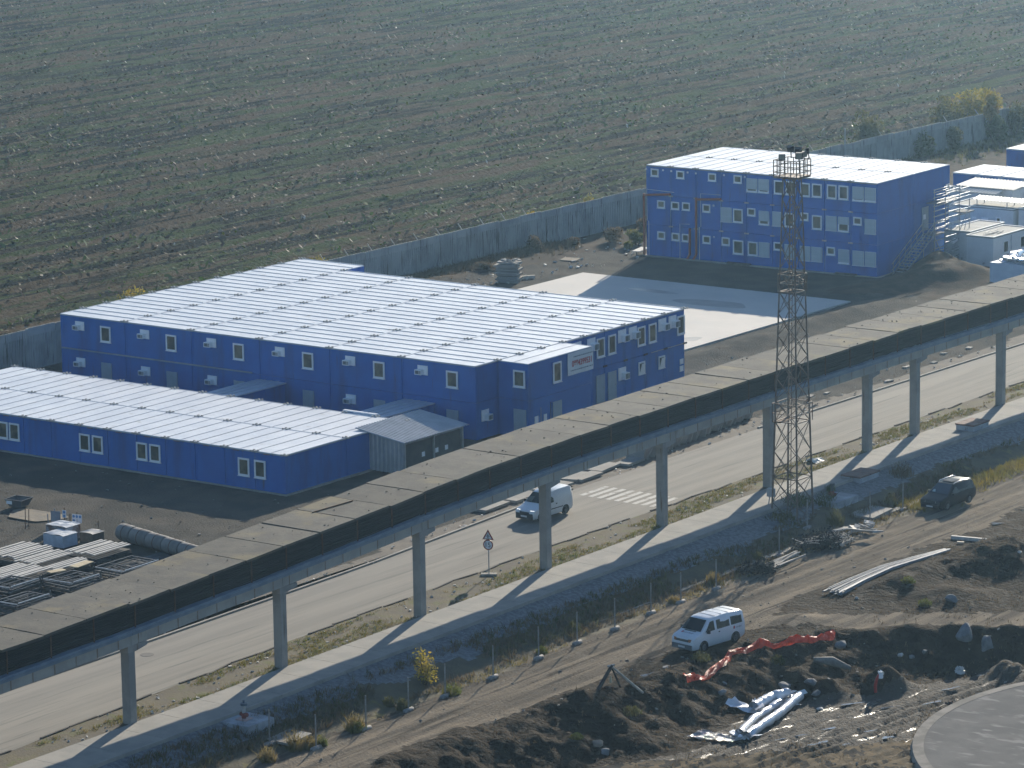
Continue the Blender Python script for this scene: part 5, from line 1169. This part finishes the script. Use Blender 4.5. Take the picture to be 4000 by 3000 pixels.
p = S7(275, 520); tag(MB().cbox((62.0,-4.9,.75), (.45,.25,.5)).bar((61.9,-5.0,.07), (61.95,-4.95,.6), .05).bar((62.15,-4.8,.07), (62.05,-4.85,.6), .05).build("switch_box", Mt("pale_box", (.34,.36,.38), rough=.5)), "small pale switch box on legs at the tower foot", "box")
p = on_low(Cg, 290, 1410); tag(MB().cbox((p.x,p.y,p.z+.1), (1.3,2.0,.12), .1, .0, .05).build("sunlit_slab", concrete), "pale slab standing for the sunlit patch between the lower left plinth and the kerb", "slab")  # raised pale slab stands in for sunlight on the ground
p = on_low(S7, 1010, 720); tag(MB().cbox((p.x,p.y,p.z+.1), (1.6,2.8,.14), .1, .0, .04).build("sunlit_slab", concrete), "sunlit concrete slab lying in front of the plinth by the tower", "slab")
p = S7(562, 310); mb = MB(); rng = random.Random(3); mb.grid([[(p.x-.5+i*.25, p.y-.5+j*.25, .05+.22*rng.random()*(0 < i < 4)) for j in range(5)] for i in range(5)], False); tag(mb.build("white_plastic_sheet", Mt("crumpled_white", (.62,.60,.55), rough=.5)), "crumpled white plastic sheet on the verge behind the tower", "plastic")
# ================================================================== piles along the dirt road
stick = Mt("pale_stick", (.40,.38,.35), (.27,.255,.235), scale=4, rough=.7); darkst = Mt("dark_brush", (.030,.030,.030), (.06,.055,.05), scale=4, rough=.85)
def sticks(name, label, ends, n, r, spread, seed, mat, up=.3):
    rng = random.Random(seed); mb = MB()
    for _ in range(n):
        a, b = ends[0], ends[1]; ga, gb = Vector((rng.gauss(0,spread[0]), rng.gauss(0,spread[0]), abs(rng.gauss(0,up)))), Vector((rng.gauss(0,spread[1]), rng.gauss(0,spread[1]), abs(rng.gauss(0,up))))
        p_, q_ = Vector(a)+ga, Vector(b)+gb; mb.tube([p_, (p_+q_)/2+Vector((0,0,rng.uniform(-.03,.05))), q_], r*rng.uniform(.6,1.2), 5)
    return tag(mb.build(name, mat), label, name.split('_')[-1])
def lowp(f, x, y, dz=.1): q = on_low(f, x, y); return (q.x, q.y, q.z+dz)
sticks("pole_bundle", "fan of pale poles lying beside the dirt road, left of the black brush heap", (lowp(S7,190,1165), lowp(S7,430,1060)), 26, .03, (.22,.10), 1, stick, .15)
sticks("long_pole", "long pale pole lying in front of the fan of poles", (lowp(S7,240,1180,.25), lowp(S7,495,1075,.2)), 3, .04, (.03,.03), 2, stick, .05)
sticks("pole_bundle", "fan of pale poles at the right end of the black brush heap", (lowp(S7,770,1000), lowp(S7,860,945)), 16, .035, (.15,.16), 3, stick, .2)
mb = MB(); a, b = Vector(lowp(S7,610,945,.35)), Vector(lowp(S7,1055,912,.35)); m_ = (a+b)/2+Vector((-.3,0,.35))
for k in range(5): mb.tube([a+Vector((k*.07,0,0)), (a+m_)/2+Vector((k*.07,0,.12)), m_+Vector((k*.06,0,0)), (m_+b)/2+Vector((k*.06,0,.02)), b+Vector((k*.04,k*.12,0))], .05, 5)
tag(mb.build("curved_planks", stick), "long curved pale planks arching over the black brush heap", "planks")
sticks("stick_heap", "small tangle of pale sticks at the far right of the pile", (lowp(S7,930,860), lowp(S7,1030,880)), 16, .03, (.25,.2), 5, stick, .2)
mb = MB(); rng = random.Random(4)
for q in ((980,825),(1010,835),(870,865),(900,858)): c = lowp(S7,*q); mb.cbox((c[0],c[1],c[2]+.12), (.35,.5,.22), rng.uniform(0,3), .3, .2)
tag(mb.build("white_scraps", palem), "white torn scraps at the right end of the pole pile", "scraps", kind='stuff')
def brush(label, f, pts, n, seed, r=(.9,.9,.6), size=.5):
    rng = random.Random(seed); mb = MB()
    for (x, y) in pts:
        c = Vector(lowp(f, x, y, .2))
        for _ in range(n):
            d = Vector((rng.gauss(0,1),rng.gauss(0,1),rng.gauss(0,.7))).normalized()*rng.uniform(.3,1)*size; s_ = c+Vector((rng.gauss(0,.4)*r[0],rng.gauss(0,.4)*r[1],rng.uniform(0,.5)*r[2])); mb.tube([s_, s_+d], .022, 4, False)
        mb.leaves((c.x,c.y,c.z+.2), r, n*2, .10, rng)
    return tag(mb.build("brush_heap", darkst), label, "brush")
brush("long heap of black twigs and brush beside the dirt road", S7, [(500,1010),(570,1000),(640,990),(700,985),(760,975),(550,960),(640,955),(700,950)], 60, 1)
brush("small round heap of black brush left of the pole fan", S7, [(170,1180),(200,1200)], 70, 2, (.6,.6,.5))
brush("smallest heap of black brush at the left end of the pile", S7, [(30,1190),(70,1200)], 55, 3, (.55,.55,.4))
mb = MB(); rng = random.Random(9)
for _ in range(60): t = rng.random(); c = lowp(S7, 470+t*360, 1015-t*70, .55); mb.tube([(c[0]+rng.gauss(0,.3),c[1]+rng.gauss(0,.3),c[2]), (c[0]+rng.gauss(0,.4),c[1]+rng.gauss(0,.4),c[2]+rng.uniform(-.1,.2))], .025, 4, False)
tag(mb.build("loose_twigs", stick), kind='stuff')
# long bundle of rods, plank
a, b, c = Vector(lowp(S7,715,1360,.12)), Vector(lowp(S7,1160,1170,.14)), Vector(lowp(S7,1600,1025,.14)); mb = MB(); rng = random.Random(2)
rodm = Mt("grey_rods", (.11,.14,.18), (.27,.29,.31), scale=3, rough=.45, stretch=(8,.3,1))
for k in range(34):
    o_ = Vector((rng.uniform(-.55,.55), 0, rng.uniform(0,.16))); e = rng.uniform(-.3,.3)
    mb.tube([a+o_*1.1+(a-b).normalized()*e, (a+b)/2+o_*.9+Vector((-.18,0,0)), b+o_*.75+Vector((-.2,0,0)), (b+c)/2+o_*.6+Vector((-.1,0,0)), c+o_*.35+(c-b).normalized()*rng.uniform(-.3,.3)], .035, 5)
tag(mb.build("rod_bundle", rodm), "long curved bundle of grey rods along the near edge of the dirt road", "rods")
a, b = lowp(S7,1645,915), lowp(S7,1915,940); tag(MB().bar(a, b, .2).build("pale_plank", plankm), "single pale plank lying on the mud near the rod bundle", "plank")
p = lowp(S7,1715,957); tag(MB().cbox(p, (.4,.25,.1), .4).build("plank_end", Mt("tan_offcut", (.40,.34,.26), rough=.8)), "short tan offcut just below the single pale plank", "offcut")
# ================================================================== on the muddy site
orm = Mt("orange_netting", (.80,.095,.025), (.62,.06,.015), scale=4, rough=.35, bump=.8, bscale=14, spec=.5, trans=.35)
pts = [(Dg,1722,905),(Dg,1780,890),(Dg,1850,895),(Dg,1950,835),(Dg,2050,760),(Dg,2110,690),(S6,20,612),(S6,110,560),(S6,170,545),(S6,260,570),(S6,340,545),(S6,430,515),(S6,520,512),(S6,620,498),(S6,690,485),(S6,722,488)]
rows = []; rng = random.Random(21); hts = [.25,.2,.15,.28,.3,.2,.25,.4,.6,.35,.3,.5,.45,.5,.5,.4]
P0 = [Vector(lowp(*q, .0)) for q in pts]
for i in range(len(P0)*3-2):
    t = i/3; k = min(int(t), len(P0)-2); p = P0[k].lerp(P0[k+1], t-k); h = (hts[k]+(hts[k+1]-hts[k])*(t-k))*.46; w = .21
    z = zg(p.x, p.y); rows.append([(p.x+w*u+rng.uniform(-.05,.05), p.y-.5*w*u+rng.uniform(-.06,.06), max(zg(p.x+w*u, p.y-.5*w*u), z-.3)+.05+h*v+rng.uniform(0,.10)) for u, v in ((.9,0),(.5,.5),(.15,.9),(-.15,1),(-.5,.5),(-.9,0))])
mb = MB(); mb.grid(rows, False); tag(mb.build("orange_netting", orm), "crumpled strip of bright orange barrier netting on the mud bank", "netting")
# silver tubes
silv = Mt("silver_foil_duct", (.70,.71,.73), (.58,.60,.63), scale=1.5, rough=.25, metallic=.25, bump=.5, bscale=4, bdist=.06)
def duct(label, pts, r, seed):
    rng = random.Random(seed); P_ = [Vector(lowp(*q, r*.8)) for q in pts]; path = []; rr = []
    n = 22
    for i in range(n+1):
        t = i/n*(len(P_)-1); k = min(int(t), len(P_)-2); path.append(P_[k].lerp(P_[k+1], t-k)+Vector((0,0,rng.uniform(-.02,.04)))); rr.append(r*rng.uniform(.86,1.12))
    mb = MB(); mb.tube(path, rr, 14, False)
    for i in (0, n):
        for _ in range(10): d = Vector((rng.gauss(0,.3),rng.gauss(0,.3),rng.uniform(-.2,.25))); e = Vector((rng.gauss(0,.25),rng.gauss(0,.25),rng.uniform(-.15,.2))); mb.add([path[i], path[i]+d, path[i]+d+e, path[i]+e], [(0,1,2,3)])
    tag(mb.build("silver_duct", silv), label, "duct", "silver ducts on the mud")
SV = reg(2700, 2650, 600)
duct("longest silver duct, nearest, lying open-ended in the mud", [(SV,800,880),(SV,1250,570),(SV,1560,310)], .24, 1)
duct("crumpled silver duct lying just behind the longest one", [(SV,690,850),(SV,900,640),(SV,1150,480),(SV,1280,400)], .22, 2)
duct("upper silver duct, farthest from the camera", [(SV,900,480),(SV,1150,350),(SV,1390,280)], .30, 3)
rng = random.Random(8); mb = MB(); c = lowp(SV,780,450,.1)
mb.grid([[(c[0]-.9+i*.35, c[1]-.5+j*.3, zg(c[0]-.9+i*.35, c[1]-.5+j*.3)+.05+rng.uniform(0,.2)) for j in range(4)] for i in range(6)], False); tag(mb.build("foil_sheet", silv), "flattened silver foil sheet spread beside the upper duct", "sheet")
mb = MB(); c = lowp(SV,350,880,.05)
mb.grid([[(c[0]-1.3+i*.22, c[1]-.6+j*.18+.4*(i/12), zg(c[0]-1.3+i*.22, c[1]-.6+j*.18+.4*(i/12))+.06+rng.uniform(0,.10)) for j in range(8)] for i in range(12)], False); tag(mb.build("wet_plastic_film", Mt("wet_film", (.26,.26,.26), (.16,.15,.145), scale=3, rough=.12, bump=.9, bscale=7, bdist=.06, spec=.6)), "glittering wet plastic film spread left of the silver ducts", "film")
# tripod
tt_ = on_low(Dg, 1080, 1010); tz = 1.55; apex = Vector((tt_.x-.4, tt_.y+1.0, 0))
f1, f2, f3_ = Vector(lowp(Dg,965,985,0)), Vector(lowp(Dg,1355,1012,0)), Vector(lowp(Dg,1160,965,0))
o_, d_ = Vector((CX,CY,CZ)), None
ctr = (f1+f2+f3_)/3; dpx = Vector(CFW+(1900+1080*1000/2212-2000)/CF*CR+(2250+780*1000/2212-1500)/CF*CD); t = ((ctr-o_).xy.length)/dpx.xy.length; apex = o_+dpx*t; print('TRIPOD', apex, ctr)
tr = empty("pole_tripod", (ctr.x, ctr.y, ctr.z), "tripod of three wooden poles standing on the mud bank", "tripod")
for q, r_ in ((f1,.11),(f2,.07),(f3_,.06)): MB().tube([q, q.lerp(apex,1.04)], [r_, r_*.8], 7).build("pole", Mt("peeled_pole", (.42,.39,.33), (.30,.28,.24), scale=4, rough=.8) if q is f2 else darkst, tr)
mb = MB(); mb.tube([apex-Vector((.15,.15,0)), apex+Vector((.12,.12,.06))], .06, 6); mb.build("lashing", stick, tr)
q = apex.lerp((f1+f3_)/2, .42); mb = MB(); mb.tube([q, q-Vector((0,0,.35))], [.03,.09], 5); mb.build("rag", Mt("pale_rag", (.45,.40,.28), rough=.9), tr)
# red bent pipe with a bag, bags, stones, small machine
p = on_low(S6, 1048, 915); ax = [Vector((p.x, p.y, p.z+h)) for h in (0,.45,.9,1.25)]; ax = [ax[0], ax[1]+Vector((-.02,-.02,0)), ax[2]+Vector((.05,.03,0)), ax[3]+Vector((.22,.14,0))]
rp_ = empty("bent_red_pipe", (p.x, p.y, p.z), "bent red plastic pipe rising from the mud with a white bag over its end", "pipe")
MB().tube([a*.78+ax[0]*.22 for a in ax], .085, 10).build("pipe", Mt("red_plastic", (.36,.03,.025), rough=.35), rp_)
tip = ax[3]*.78+ax[0]*.22; mb = MB(); rng = random.Random(3); mb.leaves((tip.x+.05,tip.y+.04,tip.z), (.13,.12,.2), 40, .10, rng, .5); mb.tube([tip+Vector((.05,0,.14)), tip+Vector((.05,.02,-.2))], [.10,.13], 8); mb.build("plastic_bag", Mt("white_bag", (.66,.68,.70), rough=.4), rp_)
p = on_low(S6, 1718, 765); mb = MB(); mb.leaves((p.x,p.y,p.z+.15), (.26,.24,.2), 60, .14, rng, .6); mb.tube([(p.x,p.y,p.z),(p.x,p.y,p.z+.28)], [.24,.14], 9); tag(mb.build("white_bag", Mt("crumpled_bag", (.62,.61,.58), rough=.5)), "crumpled white bag lying on the mud left of the round pad", "bag")
p = on_low(S6, 1640, 1035); mb = MB(); rng = random.Random(5)
for _ in range(14): mb.cbox((p.x+rng.gauss(0,.13),p.y+rng.gauss(0,.13),p.z+rng.uniform(.05,.3)), (.14,.16,.12), rng.uniform(0,3), rng.uniform(-.6,.6))
tag(mb.build("scrap_lump", Mt("dark_rusty_scrap", (.03,.025,.025), (.11,.05,.04), scale=6)), "dark lump of rusty scrap at the rim of the round pad", "scrap")
stonem = Mt("grey_boulder", (.20,.205,.21), (.14,.145,.15), scale=2, rough=.85, bump=.5)
def stone(f, x, y, r, label, seed, mat=stonem, sx=(1,1,.7), slab=False, grp="loose rocks on the mud bank"):
    import bmesh
    rng = random.Random(seed*7+1); p = on_low(f, x, y); bm = bmesh.new()
    for _ in range(15):
        d = Vector((rng.gauss(0,1), rng.gauss(0,1), rng.gauss(0,1))).normalized()*r*rng.uniform(.75,1.02); bm.verts.new((d.x*sx[0], d.y*sx[1], d.z*sx[2]))
    h = bmesh.ops.convex_hull(bm, input=bm.verts); bmesh.ops.delete(bm, geom=[g_ for g_ in h["geom_interior"] if isinstance(g_, bmesh.types.BMVert)], context='VERTS')
    bmesh.ops.bevel(bm, geom=list(bm.edges), offset=r*.06, segments=1, affect='EDGES')
    me = D.meshes.new("rock"); bm.to_mesh(me); bm.free(); me.materials.append(mat); o = D.objects.new("rock", me); COL.objects.link(o); o.location = (p.x, p.y, p.z+r*.15*sx[2]); o.rotation_euler = (rng.uniform(-.3,.3), rng.uniform(-.3,.3), rng.uniform(0,3)); return tag(o, label, "rock", grp)
stone(S6,765,550,.42,"flat grey rock just right of the orange netting",1); stone(S6,1740,470,.75,"largest blue-grey boulder on the bank above the white bag",2,sx=(.8,.8,1.1)); stone(S6,1925,560,.65,"second boulder, brownish at its foot, right of the largest one",3,sx=(.8,.8,1.0))
stone(S6,330,870,.42,"pale rock in the shade above the left silver ducts",4); stone(S6,540,845,.46,"pale square rock in the shade above the duct ends",5); stone(S6,570,925,.36,"lowest pale rock right beside the duct ends",6); stone(S6,1243,625,.22,"small white rock right of the soil heap",7,palem); stone(S6,1330,645,.22,"small grey rock next to the small white one",8); stone(S6,1430,600,.26,"leaning rock halfway to the largest boulder",9)
stone(S6,1640,195,.5,"grey rock with a white top on the mounds at the right",10); stone(Dg,2040,1015,.32,"flat grey rock below the orange netting",11); stone(Dg,2060,940,.25,"small rock just under the orange netting end",12); stone(Dg,960,1450,.36,"tan rock on the brown bank below the tripod",13,Mt("tan_rock",(.30,.25,.19),(.24,.2,.16),scale=3)); stone(Dg,1030,1530,.35,"blue-grey rock low on the bank below the tripod",14); stone(S6,610,1045,.26,"pale slab of rock right of the silver ducts",15,palem,(1.2,.9,.3)); stone(S7,2180,1025,.18,"small round white rock near the right edge",16,palem)
stone(S6,900,180,.18,"small white rock on the mounds beside the rod bundle",17,palem); stone(Dg,1560,790,.35,"flat grey rock in the minibus shadow",18,stonem,(1.3,.8,.25))
p = on_low(S6, 690, 695); a = on_low(S6, 560, 670); b = on_low(S6, 850, 735); mb = MB(); mb.tube([a+Vector((0,0,.1)), (a+b)/2+Vector((0,0,.22)), b+Vector((0,0,.08))], [.12,.26,.10], 8); tag(mb.build("mud_lump", Mt("sunlit_mud", (.20,.19,.17), (.15,.14,.125), scale=3, bump=.6)), "long sunlit lump of pale mud above the silver ducts", "lump")
scraps("bank_stones", 240, lambda r: (lambda x, y: (x, y, zg(x, y)))(r.uniform(72,95), r.uniform(-50,-6)), .04, .13, Mt("bank_stone", (.30,.28,.25), (.13,.12,.105), scale=5), 6)
scraps("dirt_road_stones", 60, lambda r: (lambda x, y: (x, y, zg(x, y)))(r.uniform(68,74), r.uniform(-60,20)), .03, .10, Mt("road_stone", (.32,.30,.26), (.15,.14,.125), scale=5), 7)
# ================================================================== vegetation
leafg = Mt("green_leaf", (.050,.075,.022), (.085,.10,.03), scale=.9, rough=.7, trans=.35); leafy = Mt("yellow_leaf", (.33,.25,.04), (.20,.19,.035), scale=1.2, rough=.7, trans=.5); leafb = Mt("brown_weed", (.17,.125,.075), (.12,.095,.06), scale=1.0, rough=.85, trans=.35); leafo = Mt("olive_leaf", (.070,.078,.030), (.13,.12,.045), scale=.8, rough=.75, trans=.5); drym = Mt("dry_grass", (.24,.18,.075), (.17,.145,.05), scale=.7, rough=.85, trans=.45); greeng = Mt("green_grass", (.10,.125,.028), (.16,.15,.035), scale=.7, rough=.8, trans=.45)
def bush(name, cat, label, x, y, z, rx, ry, h, n, size, mat, seed, grp=None, st=True):
    b_ = empty(name, (x, y, z), label, cat, grp); rng = random.Random(seed)
    mb = MB()
    for k in range(9):
        a = rng.uniform(0,6.28); mb.tube([(x+.08*math.cos(a),y+.08*math.sin(a),z-.05), (x+.4*rx*math.cos(a),y+.4*ry*math.sin(a),z+h*.5), (x+.75*rx*math.cos(a),y+.75*ry*math.sin(a),z+h*rng.uniform(.7,1.0))], [.03,.02,.008], 4, False)
    mb.build("stem", Mt("twig_bark", (.07,.055,.04), rough=.9), b_)
    mb = MB()
    for k in range(7):
        a = rng.uniform(0,6.28); r_ = rng.uniform(0,.6); mb.leaves((x+r_*rx*math.cos(a), y+r_*ry*math.sin(a), z+h*rng.uniform(.3,.8)), (rx*.5, ry*.5, h*.32), n//7, size, rng)
    mb.build("foliage", mat, b_); return b_
for i, (px, py, h, rx, mat, lab) in enumerate(((170,395,2.2,1.7,leafo,"olive shrub behind the wall, right above the three-storey roof"),(790,240,2.0,1.6,leafo,"olive shrub behind the wall, second from the left"),(900,190,2.4,1.8,leafy,"yellowish shrub peeking over the wall"),(1040,150,2.2,1.4,leafy,"bright yellow shrub peeking over the wall, topmost"))):
    p = R5(px, py, 1.5); bush("shrub", "shrub", lab, -6.9-.3*i, p.y+ (.0), .1, rx*1.35, rx*1.35, h+2.4, 1500, .19, mat, 100+i, "shrubs behind the wall")
for i, (px, py, h, rx, mat, lab) in enumerate(((240,440,2.0,1.0,leafo,"dark green shrub against the wall, leftmost of those in front"),(640,480,2.6,1.4,leafg,"dark shrub against the wall, second from the left"),(800,420,2.4,1.0,leafo,"slim dark shrub against the wall, third from the left"),(1060,330,2.8,1.0,leafg,"slim dark shrub against the wall, fourth from the left"),(1185,350,2.6,1.5,leafg,"wide dark shrub below the orange-tipped tree"),(1300,310,3.6,1.6,leafo,"tall dark tree-like shrub overtopping the wall"),(1225,180,1.6,.9,Mt("orange_leaf",(.30,.17,.03),(.18,.13,.03),scale=1),"orange autumn shrub top beside the tall one"),(1540,300,2.7,1.3,leafg,"round dark shrub at the right end of the wall"))):
    p = R5(px, py, 0); bush("shrub", "shrub", lab, max(p.x+1.0, WXx(p.y)+.9) if i != 6 else WXx(139)+1.0, p.y-.4 if i != 6 else 138.5, 2.2 if i == 6 else .0, rx, rx, h, 900, .17, mat, 200+i, "shrubs in front of the wall")
for i, (f, px, py, h, rx, mat, lab) in enumerate(((Q,760,470,1.5,1.1,leafb,"brown dry weed clump right of the slab stack"),(Q,1750,330,1.4,1.2,leafb,"brown dry weed clump halfway along the back wall"),(Q,2080,350,1.3,1.1,greeng,"fresh green bush at the left corner of the three-storey building"),(Q,1960,410,.7,.6,greeng,"small green tuft beside the fresh green bush"),(Q,2150,200,1.4,.8,leafb,"brown weed clump against the wall by the building corner"),(Q,1240,380,.9,1.0,leafb,"low brown weeds behind the tan board"),(Q,130,700,.8,1.2,leafb,"low brown weeds left of the slab stack"))):
    p = f(px, py); bush("weed_clump", "weeds", lab, max(p.x, -4.4), p.y, 0, rx, rx*.9, h, 1100, .10, mat, 300+i)
for i, (x, y, h, rx, lab) in enumerate(((-7.2,66.8,1.9,1.2,"yellow autumn bush behind the wall, seen over it in the middle"),(-7.6,38.6,1.3,1.2,"yellow bush behind the wall at the far corner of the big roof"),(-11.5,20.5,1.2,1.6,"yellow-green bush in the margin above the big roof's left edge"),(-7.0,74.5,1.6,.9,"small yellow bush behind the wall near the three-storey block"))):
    bush("autumn_bush", "bush", lab, x, y, 0, rx, rx, h+1.4, 900, .12, leafy, 400+i)
p = on_low(Cg, 1460, 960); bush("yellow_sapling", "sapling", "leafy yellow sapling by the fence line, between the fourth and fifth posts", p.x-.2, p.y+.25, p.z, .95, .85, 1.75, 620, .085, leafy, 500)
wc = [(Cg,850,1330,1.05,.42,drym,"tall dry reddish weed clump beside the third fence post"),(Cg,880,1350,.7,.4,greeng,"green tuft right at the foot of the tall dry weeds"),(Cg,330,1500,1.1,.45,drym,"dry brown weed clump left of the second fence post"),(Cg,460,1490,.8,.4,drym,"dry weeds touching the second fence post"),(Cg,570,1475,.7,.25,greeng,"green tuft right of the second fence post"),(Cg,1265,1160,.8,.28,leafo,"green weed beside the fourth fence post"),(Cg,1150,1120,.6,.25,leafo,"small green weed left of the fourth fence post"),(Cg,1690,1020,.7,.5,greeng,"yellow-green grass tuft beside the fifth fence post"),(Dg,1960,60,.8,.4,drym,"dry weeds near the tenth fence post"),(Dg,750,470,.6,.35,leafo,"grey-green weed by the eighth fence post"),(Dg,480,670,.5,.3,greeng,"green weed at the seventh fence post"),(S7,120,1080,.55,.3,leafo,"pale green weed in front of the tower"),(S7,1170,640,.8,.35,drym,"tall dry weeds left of the dark car"),(Cg,100,1600,.9,.4,drym,"dry weeds at the bottom edge left of the first post"),(Dg,1620,230,.5,.35,drym,"dry tuft by the eleventh post"),(S7,730,800,1.1,.5,leafo,"leafy dry plant behind the pole pile"),(S7,420,640,1.0,1.0,leafg,"dark bush round the foot of the lattice tower"),(S7,650,640,.9,.7,leafg,"dark bush in front of the plinth by the tower"),(S7,690,540,.5,.3,leafg,"small bush growing on the plinth by the tower"),(S7,1250,420,1.1,.8,leafb,"dark brown weeds between the chamber and the car"),(S7,300,760,.7,.9,leafo,"low dark weeds in the ditch before the tower"),(S6,1305,45,.35,.4,greeng,"bright green grass tuft on the mounds by the rod bundle"),(S6,1440,225,.4,.4,greeng,"yellow-green grass tuft on the dark mounds"),(Dg,1250,1180,.4,.6,leafo,"green patch on the bank below the tripod"),(Dg,780,1390,.25,.35,greeng,"bright green patch low on the brown bank"),(S6,280,680,.5,.4,leafo,"green weeds on the bank under the orange netting"),(Dg,1850,720,.5,.5,leafo,"green weeds in front of the minibus")]
for i, (f, px, py, h, r_, mat, lab) in enumerate(wc):
    p = on_low(f, px, py); w = empty("weed_clump", (p.x, p.y, p.z), lab, "weeds"); rng = random.Random(600+i); mb = MB(); mb.blades((p.x,p.y,p.z-.05), (r_,r_), 150, h, .045, rng); mb.build("stalks", mat, w); mb = MB(); mb.leaves((p.x,p.y,p.z+h*.45), (r_*.8,r_*.8,h*.45), 130, .05, rng); mb.build("leaves", mat, w)
def grass(name, n, fn, h, w, mat, seed):
    rng = random.Random(seed); mb = MB()
    for _ in range(n):
        q = fn(rng)
        if q is None: continue
        mb.blades(q, (.16,.16), 5, h*rng.uniform(.5,1.3), w, rng)
    return tag(mb.build(name, mat), kind='stuff')
def vg(lo, hi, dens):
    def f(r):
        y = r.uniform(-66, 36); u = r.random()
        if fbm(np.array([y*.18]), np.array([u*2.0]), 91, 3)[0] < dens: return None
        return (rn(y)+.3+(PX(y)+.2-rn(y)-.3)*u, y, .0)
    return f
grass("verge_grass", 5200, vg(0,1,.48), .20, .03, greeng, 1); grass("verge_dry_grass", 3600, vg(0,1,.44), .20, .03, drym, 2)
def dg(a, b, dens):
    def f(r):
        y = r.uniform(-66, 30); x = r.uniform(a, b)
        if fbm(np.array([y*.16]), np.array([x*.5]), 95, 3)[0] < dens: return None
        return (x, y, zg(x, y)-.02)
    return f
grass("ditch_weeds", 4200, dg(64.6, 67.6, .42), .42, .04, leafb, 3); grass("ditch_dry_grass", 1800, dg(66.6, 68.3, .50), .32, .035, drym, 4); grass("ditch_green_weeds", 2200, dg(64.4, 67.2, .50), .40, .045, leafo, 5)
def rg(r): y = r.uniform(2, 30); x = 66.6+abs(r.gauss(0,.8)); return (x, y, zg(x, y)-.02)
grass("roadside_yellow_grass", 2000, rg, .48, .04, Mt("yellow_grass", (.28,.22,.05), (.19,.175,.045), scale=.6, trans=.45), 6)
grass("bank_weeds", 2600, lambda r: (lambda x, y: (x, y, zg(x, y)-.02) if fbm(np.array([x*.35]), np.array([y*.35]), 97, 3)[0] > .5 else None)(r.uniform(74,90), r.uniform(-52,-5)), .22, .035, leafb, 7)
grass("wall_foot_weeds", 3600, lambda r: (-4.9+abs(r.gauss(0,1.2)), r.uniform(25,66), .15), .55, .06, leafb, 8)
grass("wall_foot_weeds", 2600, lambda r: (WXx(110)+.3+abs(r.gauss(0,2.2)), r.uniform(80,160), .1), .6, .08, leafo, 9)
grass("margin_weeds", 4200, lambda r: (-5.7-abs(r.gauss(0,3.0)), r.uniform(-15,160), .05), .55, .09, leafb, 10)
# crop residue and young plants on the field (uncountable)
def field_bits(name, n, size, mat, seed, dens, flat):
    rs = np.random.RandomState(seed); x = -6.5-200*rs.rand(n)**1.15; y = -25+340*rs.rand(n)
    keep = (fbm(x*.33, y*.03, 101+seed, 2) > dens) & (y > -20-.55*(x+6)*1.0-20); x = x[keep]; y = y[keep]; n = len(x); z = zfield(x, y)+.03
    a = rs.rand(n)*6.283; s_ = size*(.45+rs.rand(n)); t = rs.randn(n)*flat; u = rs.randn(n)*flat
    d1 = np.stack([np.cos(a), np.sin(a), t], 1)*s_[:,None]; d2 = np.stack([-np.sin(a), np.cos(a), u], 1)*(s_*.55)[:,None]; c = np.stack([x, y, z+np.abs(t)*s_*.9], 1)
    V = np.stack([c-d1, c+d2, c+d1, c-d2], 1).reshape(-1, 3); F = np.arange(4*n).reshape(-1, 4)
    tag(np_mesh(name, V, F, mat), kind='stuff')
field_bits("crop_stubble", 42000, .17, Mt("straw", (.26,.22,.165), (.16,.13,.095), scale=2, rough=.75), 1, .46, .5)
field_bits("pale_stubble", 1500, .12, Mt("bleached_husk", (.72,.69,.62), (.55,.52,.46), scale=2, rough=.5), 2, .40, .6)
field_bits("young_crop", 60000, .21, Mt("crop_green", (.050,.095,.025), (.085,.11,.032), scale=.7, rough=.8, trans=.3), 3, .47, .45)
field_bits("dead_weeds", 46000, .21, Mt("dead_leaf", (.085,.063,.042), (.05,.040,.029), scale=.7, rough=.9, trans=.2), 4, .47, .45)
p = reg(0, 2250, 1000)(1270, 683); mb = MB(); mb.tube([(p.x,p.y,.0),(p.x,p.y,.03)], [.36,.36], 20); tag(mb.build("manhole_cover", Mt("dark_iron", (.09,.085,.08), (.12,.11,.10), scale=4)), "round dark manhole cover in the road right of the leftmost pillar", "manhole cover")
# ------------------------------------------------------------------ haze over the whole place
hz = D.materials.new("haze"); hz.use_nodes = True; N = hz.node_tree.nodes; N.remove(N["Principled BSDF"])
pv = N.new("ShaderNodeVolumePrincipled"); pv.inputs["Color"].default_value = (.44,.72,1.0,1); pv.inputs["Density"].default_value = .00018; pv.inputs["Anisotropy"].default_value = .75
hz.node_tree.links.new(pv.outputs[0], N["Material Output"].inputs["Volume"])
tag(MB().box(-2600, 2600, -2600, 2600, -4.4, 58).build("haze", hz), kind='stuff')
